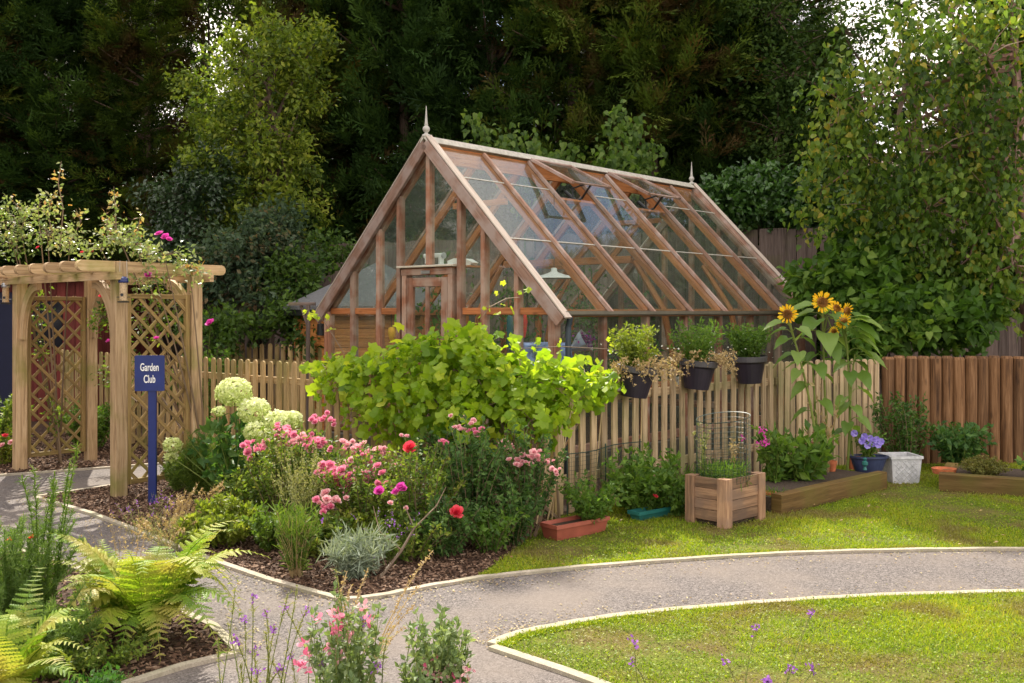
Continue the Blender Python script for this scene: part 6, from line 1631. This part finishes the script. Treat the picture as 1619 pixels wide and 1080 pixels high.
# --- roses on the arch
L_arch = leafmat('arch_rose_leaf', [(.10, .16, .04), (.19, .25, .08), (.30, .33, .16), (.38, .20, .07)], trans=.4, rough=.35, spec=.6)
def climbing(label, root_, clumps, shoots, blooms, seed, n=1800, ls=.055, mat=None):
    global RG
    RG = np.random.default_rng(seed); random.seed(seed); root_ = Vector(root_); t = thing('climbing_rose', label, 'climbing rose', root_)
    s, f = MB(), MB(); tot = sum(c[-1] for c in clumps)
    for px, py, Y, rx, ry, rz_, sh in clumps:
        c = np.array(W(px, py, Y)); k = int(n * sh / tot); nt = max(3, k // 14); tc = c + rdir(nt) * (RG.random((nt, 1)) ** .4) * [rx, ry, rz_]
        mid = (np.array(root_) + c) / 2 + [0, 0, .2]; s.tube(bezier(root_, mid, c, np.linspace(0, 1, 7)), [.012, .011, .010, .009, .007, .006, .004], 5, cap=False)
        for q in tc: s.tube([c, (c + q) / 2 + [0, 0, .03], q], [.004, .003, .002], 3, cap=False)
        idx = np.repeat(np.arange(nt), 14); m_ = len(idx)
        f.inst(T_LEAF, tc[idx] + RG.normal(size=(m_, 3)) * .055, rdir(m_), rdir(m_, 1.0), ls * RG.uniform(.6, 1.2, m_), np.clip(np.repeat(RG.uniform(.1, .7, nt), 14) + RG.normal(size=m_) * .12, 0, 1))
    for pts_ in shoots:
        Q = [W(*p) for p in pts_]; s.tube(Q, [.006] * (len(Q) - 1) + [.0025], 5, cap=False)
        A = np.array([tuple(q) for q in Q]); k = 46; seg = RG.integers(0, len(A) - 1, k); u = RG.random((k, 1)); P = A[seg] * (1 - u) + A[seg + 1] * u
        f.inst(T_LEAF, P + RG.normal(size=(k, 3)) * .035, rdir(k, .1), rdir(k, .8), ls * RG.uniform(.7, 1.25, k), np.clip(.45 + RG.normal(size=k) * .3 + .35 * (seg == len(A) - 2), 0, 1))
    s.build('stem', L_wood, t); f.build('foliage', mat or L_arch, t)
    for px, py, Y, r, key in blooms: bloom(t, key, W(px, py, Y), r)
    return t
climbing('climbing rose with reddish shoots above the left half of the arch', PA + Vector((.2, .5, 0)), [(30, 350, 10.9, .28, .3, .22, 1.2), (75, 370, 10.6, .30, .3, .18, 1.2), (20, 385, 10.8, .25, .3, .12, .8), (110, 385, 10.3, .2, .3, .1, .5), (12, 330, 11, .12, .2, .12, .3), (60, 330, 10.7, .15, .2, .2, .4)],
         [[(95, 390, 10.5), (100, 330, 10.5), (92, 290, 10.5), (97, 255, 10.5)], [(85, 380, 10.5), (75, 335, 10.5), (88, 300, 10.5)], [(30, 380, 10.8), (40, 340, 10.8), (15, 312, 10.8)], [(110, 385, 10.4), (128, 350, 10.4), (120, 330, 10.4)]], [(60, 392, 10.3, .02, 'red')], 100, n=950)
climbing('climbing rose with bright pink blooms over the right half of the arch', PD + Vector((.1, .1, 0)), [(190, 380, 9.6, .25, .3, .12, 1), (215, 390, 9.5, .28, .3, .09, 1), (260, 405, 9.4, .22, .25, .10, .8), (300, 425, 9.5, .15, .2, .09, .5), (180, 355, 9.8, .13, .2, .12, .4), (245, 440, 9.5, .2, .2, .12, .5), (160, 395, 9.7, .15, .3, .08, .5)],
         [[(185, 380, 9.7), (182, 330, 9.7), (180, 295, 9.7)], [(215, 385, 9.7), (222, 340, 9.7)], [(172, 380, 9.8), (168, 335, 9.8)], [(290, 420, 9.5), (318, 430, 9.5)]],
         [(252, 371, 9.5, .042, 'hot'), (262, 376, 9.5, .042, 'hot'), (267, 380, 9.45, .035, 'hot'), (234, 436, 9.4, .035, 'hot'), (247, 536, 9.5, .03, 'hot'), (130, 400, 9.6, .02, 'red'), (145, 398, 9.6, .02, 'red')], 101, n=880)
climbing('green climber on the far side of the right lattice panel', PD + Vector((.05, .3, 0)), [(240, 500, 10.2, .25, .15, .3, 1), (270, 470, 10.2, .2, .15, .3, .8), (235, 580, 10.2, .2, .15, .25, .6), (165, 500, 11, .14, .15, .35, 1), (168, 600, 11.2, .14, .15, .2, .4)], [], [(160, 470, 10.9, .035, 'red'), (172, 540, 10.9, .03, 'hot'), (258, 530, 10.1, .03, 'hot')], 102, n=1000, mat=L_rose)
climbing('thin climber twined through the left lattice panel', PC + Vector((-.2, -.3, 0)), [(60, 480, 11.2, .12, .08, .35, 1), (85, 640, 11.1, .15, .08, .3, .6), (60, 560, 11.1, .08, .06, .3, .5)], [], [], 103, n=320, mat=L_rose)
rosebush('green rose with a single pink bloom behind the fence right of the arch', Vector((-4.1, 13.4, 0)), 46, 1.35, .55, [(333, 512, 12.9, .05, 'hot', 1)], 104, L_weed, .07, 60)
stemmy('leafy_shrub', 'leafy shrub with small blooms at the left edge behind the path', 'shrub', Vector((-6.0, 11.6, 0)), 50, .75, .55, T_LEAF, L_rose, .06, 50, smat=L_wood, seed=105)
stemmy('leafy_shrub', 'green shrub at the foot of the left lattice panel', 'shrub', Vector((-5.1, 12.2, 0)), 50, .6, .45, T_LEAF, L_weed, .06, 50, smat=L_wood, seed=106)
t, tp = stemmy('flowering_bush', 'small bush with red and pink flowers left of the front arch post', 'shrub', Vector((-5.62, 11.2, 0)), 36, .42, .3, T_LEAF, L_lime, .05, 40, smat=L_wood, seed=107)
for px, py, k in ((8, 690, 'red'), (18, 700, 'pale'), (26, 686, 'hot'), (4, 705, 'pale')): bloom(t, k, W(px, py, 11.0), .035)

# --- sunflowers
L_sf = leafmat('sunflower_leaf', [(.08, .16, .025), (.14, .24, .04), (.22, .32, .07)], trans=.45, rough=.45, spec=.4)
def big_leaf():
    V = []; F = []; n = 9; m_ = 4
    for i in range(n):
        x = i / (n - 1); w = .40 * math.sin(min(1, (x + .06) * 1.0) ** .62 * PI) ** .8 if x < 1 else 0
        for j in range(-m_ // 2, m_ // 2 + 1):
            y = w * j / (m_ / 2); V.append((x - .06 * abs(j) * (1 - x), y, .10 * abs(y) / .4 * 1.2 - .30 * x * x + .02 * math.sin(i * 2 + j)))
    for i in range(n - 1):
        for j in range(m_): a = i * (m_ + 1) + j; F.append((a, a + m_ + 1, a + m_ + 2, a + 1))
    return T(V, F)
T_BIG = big_leaf()
M_disc = leafmat('sunflower_disc', [(.16, .06, .01), (.30, .13, .02), (.45, .22, .03)], trans=0)
def sunflower_head(t, c, r, face, half=False):
    face = Vector(face).normalized(); d_, s_, u_ = frame(face)
    root_ = MB(); n = 30; a = np.arange(n) * 2 * PI / n * 2 + RG.normal(size=n) * .08
    S, U, D = np.array(s_), np.array(u_), np.array(d_)
    X = np.cos(a)[:, None] * S + np.sin(a)[:, None] * U + D * RG.uniform(-.1, .35, (n, 1)); P = np.array(c) + (np.cos(a)[:, None] * S + np.sin(a)[:, None] * U) * r * .42
    m = MB(); m.inst(T_PETAL, P, X, np.tile(D, (n, 1)), np.stack([np.full(n, r * .62), np.full(n, r * .30), np.full(n, r * .3)], 1) * RG.uniform(.85, 1.15, (n, 1)))
    h = MB(); h.lathe(c, [(r * .1, -.02), (r * .4, -.01), (r * .5, .004), (r * .42, .014), (0, .012)], 18, axis=face, rnd=.3)
    head = h.build('flower_head', M_disc, t)
    m.build('petals', P_yellow, head)
    k = 260; rr_ = np.sqrt(RG.random(k)) * r * .47; aa = RG.uniform(0, 6.28, k); P = np.array(c) + np.cos(aa)[:, None] * rr_[:, None] * S + np.sin(aa)[:, None] * rr_[:, None] * U + D * (.014 + .008 * (1 - (rr_[:, None] / r / .47) ** 2))
    q = MB(); q.inst(T_SMALL, P, D + rdir(k) * .4, rdir(k), .014, np.clip(rr_ / (r * .47), 0, 1)); q.build('seeds', M_disc, head)
def sunflower(label, base, top, mid, heads, leaves, seed):
    global RG
    RG = np.random.default_rng(seed); random.seed(seed)
    base, top, mid = Vector(base), Vector(top), Vector(mid)
    t = thing('sunflower', label, 'sunflower', base, 'sunflowers in the sleeper bed'); s = MB()
    C = bezier(base, mid, top, np.linspace(0, 1, 12)); s.tube(C, list(np.linspace(.015, .008, 12)), 8)
    for (px, py, Y, r, face) in heads:
        c = W(px, py, Y); f = Vector(face).normalized()
        s.tube([tuple(C[9]), (Vector(C[11]) + c) / 2 + Vector((0, 0, .03)) - f * .03, c - f * .03], [.008, .007, .007], 6); sunflower_head(t, c, r, face)
    st_m = None
    for (q, az, L, dr) in leaves:
        p = Vector(bezier(base, mid, top, [q])[0]); out = Vector((math.cos(az), math.sin(az), 0)); e = p + out * L * .45 + Vector((0, 0, L * .18))
        s.tube([p, (p + e) / 2 + Vector((0, 0, .02)), e], [.005, .004, .004], 5)
        m = MB(); dr *= .6; X = out + Vector((0, 0, -dr)); Zn = Vector((0, 0, 1)) + out * dr + Vector((0, -.25, 0))
        m.inst(T_BIG, [tuple(e)], tuple(X), tuple(Zn), np.array([[L, L * .9, L]]), [RG.uniform(.15, .95)]); m.build('leaf', L_sf, t, smooth=True)
    s.build('stem', L_stem, t)
    return t
sy = 9.95
sunflower('left sunflower, its yellow head turned towards the greenhouse', (2.98, 9.75, .13), W(1247, 510, 9.7), W(1275, 600, 9.8) + Vector((.05, 0, -.1)),
          [(1245, 497, 9.62, .093, (-.25, -1, .1))], [(.97, 3.3, .20, .2), (.92, 2.6, .19, .3), (.93, 5.2, .20, .4), (.86, 3.6, .19, .5), (.86, .4, .20, .5), (.76, 4.4, .20, .6), (.74, 2.9, .20, .7), (.64, 3.9, .17, .9), (.68, .2, .17, .8)], 110)
sunflower('tallest sunflower in the middle with the largest upright head', (3.15, 9.98, .13), W(1302, 488, sy), W(1300, 620, sy),
          [(1300, 478, 9.85, .108, (.05, -1, .15)), (1318, 524, 9.8, .050, (.1, -1, .0))], [(.98, 1.2, .24, 0), (.99, 3.2, .26, .1), (.95, 2.8, .25, .35), (.94, 5.2, .24, .5), (.93, .1, .27, .1), (.90, 3.9, .28, .5), (.86, 5.8, .30, .5), (.82, 4.6, .30, .9), (.84, 2.5, .25, .5), (.76, 4.9, .26, 1.0), (.70, 3.3, .2, .9), (.80, .4, .26, .6)], 111)
sunflower('right sunflower with two crowded drooping heads', (3.30, 9.95, .13), W(1335, 505, 9.85), W(1330, 640, 9.9) + Vector((.12, 0, 0)),
          [(1322, 488, 9.90, .080, (.5, -.8, .4)), (1338, 492, 9.95, .085, (.6, -.8, -.1)), (1333, 508, 9.75, .075, (.2, -.9, -.3))], [(.99, .2, .26, .1), (.97, 5.9, .28, .3), (.93, 5.6, .27, .6), (.90, .3, .28, .5), (.86, 6.0, .27, .8), (.80, .1, .24, .7), (.72, .5, .22, .5), (.66, 4.5, .19, .9), (.50, 3.7, .17, 1.0), (.44, 5.0, .16, .9), (.33, 4.2, .17, .9), (.30, .8, .16, .8)], 112)
stemmy('dry_stalks', 'dry brown stalks at the foot of the sunflowers', 'plant', (3.05, 9.85, .13), 16, .95, .22, T_LEAF, P_dry, .06, 6, smat=P_dry, sr=.005, seed=113, hv=.6)
stemmy('dahlia_plant', 'leafy green plant between the wooden planter and the sunflower stems', 'plant', Vector((2.68, 9.4, .08)), 40, .50, .34, T_LEAF, L_weed, .115, 16, sr=.005, seed=114, hv=.4)
t, tp = stemmy('stock_plant', 'plant with magenta and purple flowers behind the wire cylinder', 'plant', Vector((2.42, 9.3, 0)), 24, .68, .2, T_LEAF, L_weed, .07, 20, sr=.004, seed=115)
for p in ((1204, 680, 9.1), (1207, 685, 9.1), (1210, 700, 9.1), (1213, 697, 9.1), (1199, 700, 9.1), (1178, 692, 9.1)):
    m = MB(); c = np.tile(np.array(W(*p)), (12, 1)); m.inst(T_PETAL, c + RG.normal(size=c.shape) * .018, rdir(12), rdir(12), .026); m.build('flower', P_hot, t)
# violet petunias in the blue bowl
t, tp = stemmy('petunia', 'violet petunias growing in the dark blue bowl', 'petunia', Vector((3.50, 9.95, .25)), 30, .26, .16, T_LEAF, L_weed, .04, 18, seed=116)
for px, py in ((1362, 697), (1375, 693), (1385, 695), (1392, 698), (1371, 704), (1380, 701), (1350, 685), (1366, 690), (1388, 703)):
    m = MB(); c = W(px, py, 9.85); k = 7; a = np.arange(k) * 2 * PI / k; X = np.stack([np.cos(a), np.full(k, -.2), np.sin(a)], 1); m.inst(T_PETAL, np.tile(np.array(c), (k, 1)), X, np.tile([0, -1, .2], (k, 1)), np.array([[.038, .05, .03]] * k)); m.build('flower', P_violet, t)
# plants round the palisade
stemmy('bay_shrub', 'upright small leaved shrub behind the white planter', 'shrub', Vector((4.2, 10.75, 0)), 34, .82, .42, T_LEAF, leafmat('bay_leaf', [(.03, .08, .015), (.06, .13, .02), (.10, .18, .03)], trans=.35), .05, 60, smat=L_wood, sr=.004, seed=117)
stemmy('leafy_shrub', 'dark green plant at the foot of the palisade right of the white planter', 'shrub', Vector((4.75, 10.7, 0)), 40, .5, .34, T_LEAF, L_hyd, .08, 34, sr=.004, seed=118)
stemmy('thyme_cushion', 'brownish green cushion plant in the right raised bed', 'cushion plant', Vector((4.50, 9.65, .12)), 90, .22, .26, T_SMALL, leafmat('cushion_leaf', [(.09, .10, .02), (.16, .16, .03), (.22, .19, .05)], trans=.3), .022, 60, smat=L_wood, sr=.002, seed=119, shape=.5)
stemmy('strawberry_plant', 'leafy green low plant at the right end of the raised bed', 'plant', Vector((4.95, 9.35, .12)), 50, .20, .30, T_HEART, L_weed, .07, 10, seed=120)
t = thing('terracotta_saucer', 'terracotta dish half hidden behind the left end of the right raised bed', 'dish', Vector((4.18, 9.78, .13))); m = MB(); m.lathe(Vector((4.18, 9.78, .13)), [(0, 0), (.10, 0), (.115, .05), (.105, .05), (.09, .02), (0, .02)], 18); m.build('dish', M_terra, t)
# weeds by the fence and in the troughs
stemmy('weeds', 'tangle of green weeds at the fence behind the troughs', 'weeds', Vector((1.08, 8.45, 0)), 120, .52, .38, T_LEAF, L_weed, .06, 34, sr=.0025, seed=121, hv=.6, up=.5)
stemmy('weeds', 'green weeds growing in the red brown trough', 'weeds', Vector((.60, 7.76, .09)), 90, .34, .28, T_LEAF, L_weed, .042, 20, sr=.002, seed=122, hv=.6)
t, tp = stemmy('weeds', 'green weeds between the teal trough and the wooden planter', 'weeds', Vector((1.38, 8.45, 0)), 70, .34, .26, T_LEAF, L_weed, .05, 24, sr=.002, seed=123, hv=.6)
bloom(t, 'red', W(1036, 786, 8.2), .025)
stemmy('grass_clump', 'long grass and weeds along the foot of the pale fence', 'grass clump', Vector((1.75, 9.45, 0)), 90, .22, .4, T_NEEDLE, L_weed, .08, 10, seed=124)
stemmy('grass_clump', 'long grass between the wooden planter and the mossy sleeper', 'grass clump', Vector((2.2, 8.6, 0)), 70, .18, .12, T_NEEDLE, L_weed, .06, 10, seed=125)
stemmy('seedlings', 'bright green seedlings growing in the wooden planter', 'seedlings', F_ + dR * .27 + dB * .2 + Vector((0, 0, .33)), 160, .13, .19, T_NEEDLE, L_weed, .07, 6, seed=126, root=1.0)
t, tp = stemmy('sweet_pea', 'thin yellowing climber on the wire cylinder', 'climber', wc + Vector((-.15, .05, .34)), 10, .52, .10, T_LEAF, L_pale, .035, 14, seed=127)
t, tp = stemmy('sweet_pea', 'dried brown flower stalks inside the wire cylinder', 'climber', wc + Vector((.10, .05, .34)), 6, .34, .06, T_LEAF, P_dry, .03, 16, smat=P_dry, seed=128)
# plants in the hanging pots
for i, ((c, _), lm_, lb, n, h, rad, ls) in enumerate(zip(pots, (L_lime, L_pale, L_weed), ('straggly pale green plant growing in the left hanging pot', 'pale leaved plant in the middle hanging pot', 'bushy green plant in the right hanging pot'), (80, 80, 110), (.40, .42, .36), (.25, .30, .27), (.036, .034, .038))):
    t, tp = stemmy('potted_plant', lb, 'potted plant', c + Vector((0, 0, .24)), n, h, rad, T_LEAF, L_weed if i == 1 else lm_, ls, 34, sr=.002, seed=130 + i, hv=.6, up=.5)
    if i < 2:
        s, f = MB(), MB()
        for k in range(60):
            a = RG.uniform(0, 6.28); r = .17; b0 = np.array(c) + [r * math.cos(a), r * math.sin(a), .27]; e = b0 + [.14 * math.cos(a) + (.12 if i == 0 else .06), .14 * math.sin(a) - .02, -RG.uniform(-.08, .16)]
            s.tube(bezier(b0, (b0 + e) / 2 + [0, 0, .07], e, np.linspace(0, 1, 5)), .0014, 3, cap=False)
            q = RG.uniform(.2, 1, 16); f.inst(T_SMALL, bezier(b0, (b0 + e) / 2 + [0, 0, .07], e, q) + RG.normal(size=(16, 3)) * .012, rdir(16), rdir(16), RG.uniform(.015, .035, 16))
        s.build('dry_stem', P_dry, t); f.build('dry_foliage', P_dry, t)
    k = 26; m = MB(); m.inst(T_FLORET, np.array(c) + [0.05, -.05, .40] + RG.normal(size=(k, 3)) * [.17, .1, .07], rdir(k), rdir(k) + [0, -1, 0], .014); m.build('flower', P_white, t)

# fuller planting low in the bed
for i, (px, py, n, h, rad, mt, lb) in enumerate([(500, 878, 60, .34, .30, L_rose, 'low rose shoots behind the tuft of fine grass'), (430, 868, 50, .34, .26, L_feath, 'feathery green growth between the low bush and the grass tuft'),
        (620, 872, 60, .42, .30, L_rose, 'dense rose foliage under the magenta blooms'), (705, 878, 60, .46, .28, L_rosed, 'dark green shoots under the low red bloom'), (815, 862, 50, .5, .26, L_rosed, 'dark leafy shoots at the fence corner beside the canes'), (400, 830, 50, .5, .28, L_rose, 'leafy growth behind the low yellow green bush'), (560, 868, 50, .4, .26, L_lime, 'light green leaves under the middle pink roses')]):
    stemmy('groundcover_rose', lb, 'shrub', G(px, py), n, h, rad, T_LEAF, mt, .042, 44, smat=L_wood, seed=140 + i, shape=.3)
sunflower('flowerless sunflower stem with large leaves right of the tallest one', (3.40, 10.05, .13), W(1352, 560, 9.95), W(1350, 650, 9.95) + Vector((-.08, 0, 0)), [], [(.98, .5, .24, .2), (.96, 5.6, .24, .5), (.9, 3.6, .2, .5), (.8, 5.0, .24, .8), (.66, .3, .22, .7), (.55, 3.9, .2, .9), (.42, 5.4, .2, .9), (.3, 3.0, .18, .8)], 150)
sunflower('flowerless sunflower stem with large leaves left of the tallest one', (3.02, 9.9, .13), W(1285, 575, 9.85), W(1280, 650, 9.85) + Vector((.05, 0, 0)), [], [(.98, 2.6, .22, .3), (.95, 4.8, .22, .7), (.86, .4, .2, .5), (.75, 3.5, .22, .8), (.6, 5.2, .2, .9), (.5, 2.9, .2, .8), (.38, 4.6, .18, .9)], 151)
# rosemary spires
stemmy('rosemary', 'two tallest rosemary spires standing against the path', 'rosemary', Vector((-2.42, 5.2, 0)), 7, 1.0, .20, T_NEEDLE, L_feath, .036, 330, smat=L_weed, sr=.004, seed=152, up=1.0, hv=.25, jit=.1, group='rosemary clumps at the left edge')
stemmy('groundcover', 'low feathery green growth between the large fern and the rosemary', 'ground cover', Vector((-2.35, 5.0, 0)), 60, .22, .34, T_LEAF, L_weed, .03, 20, seed=160)
stemmy('groundcover', 'pale green shoots on the mulch under the large fern', 'ground cover', Vector((-1.95, 4.85, 0)), 50, .14, .30, T_LEAF, L_rose, .026, 18, seed=161)
fern('small fern behind the large one beside the path', Vector((-2.2, 5.55, 0)), 18, .42, 162, L_fern)
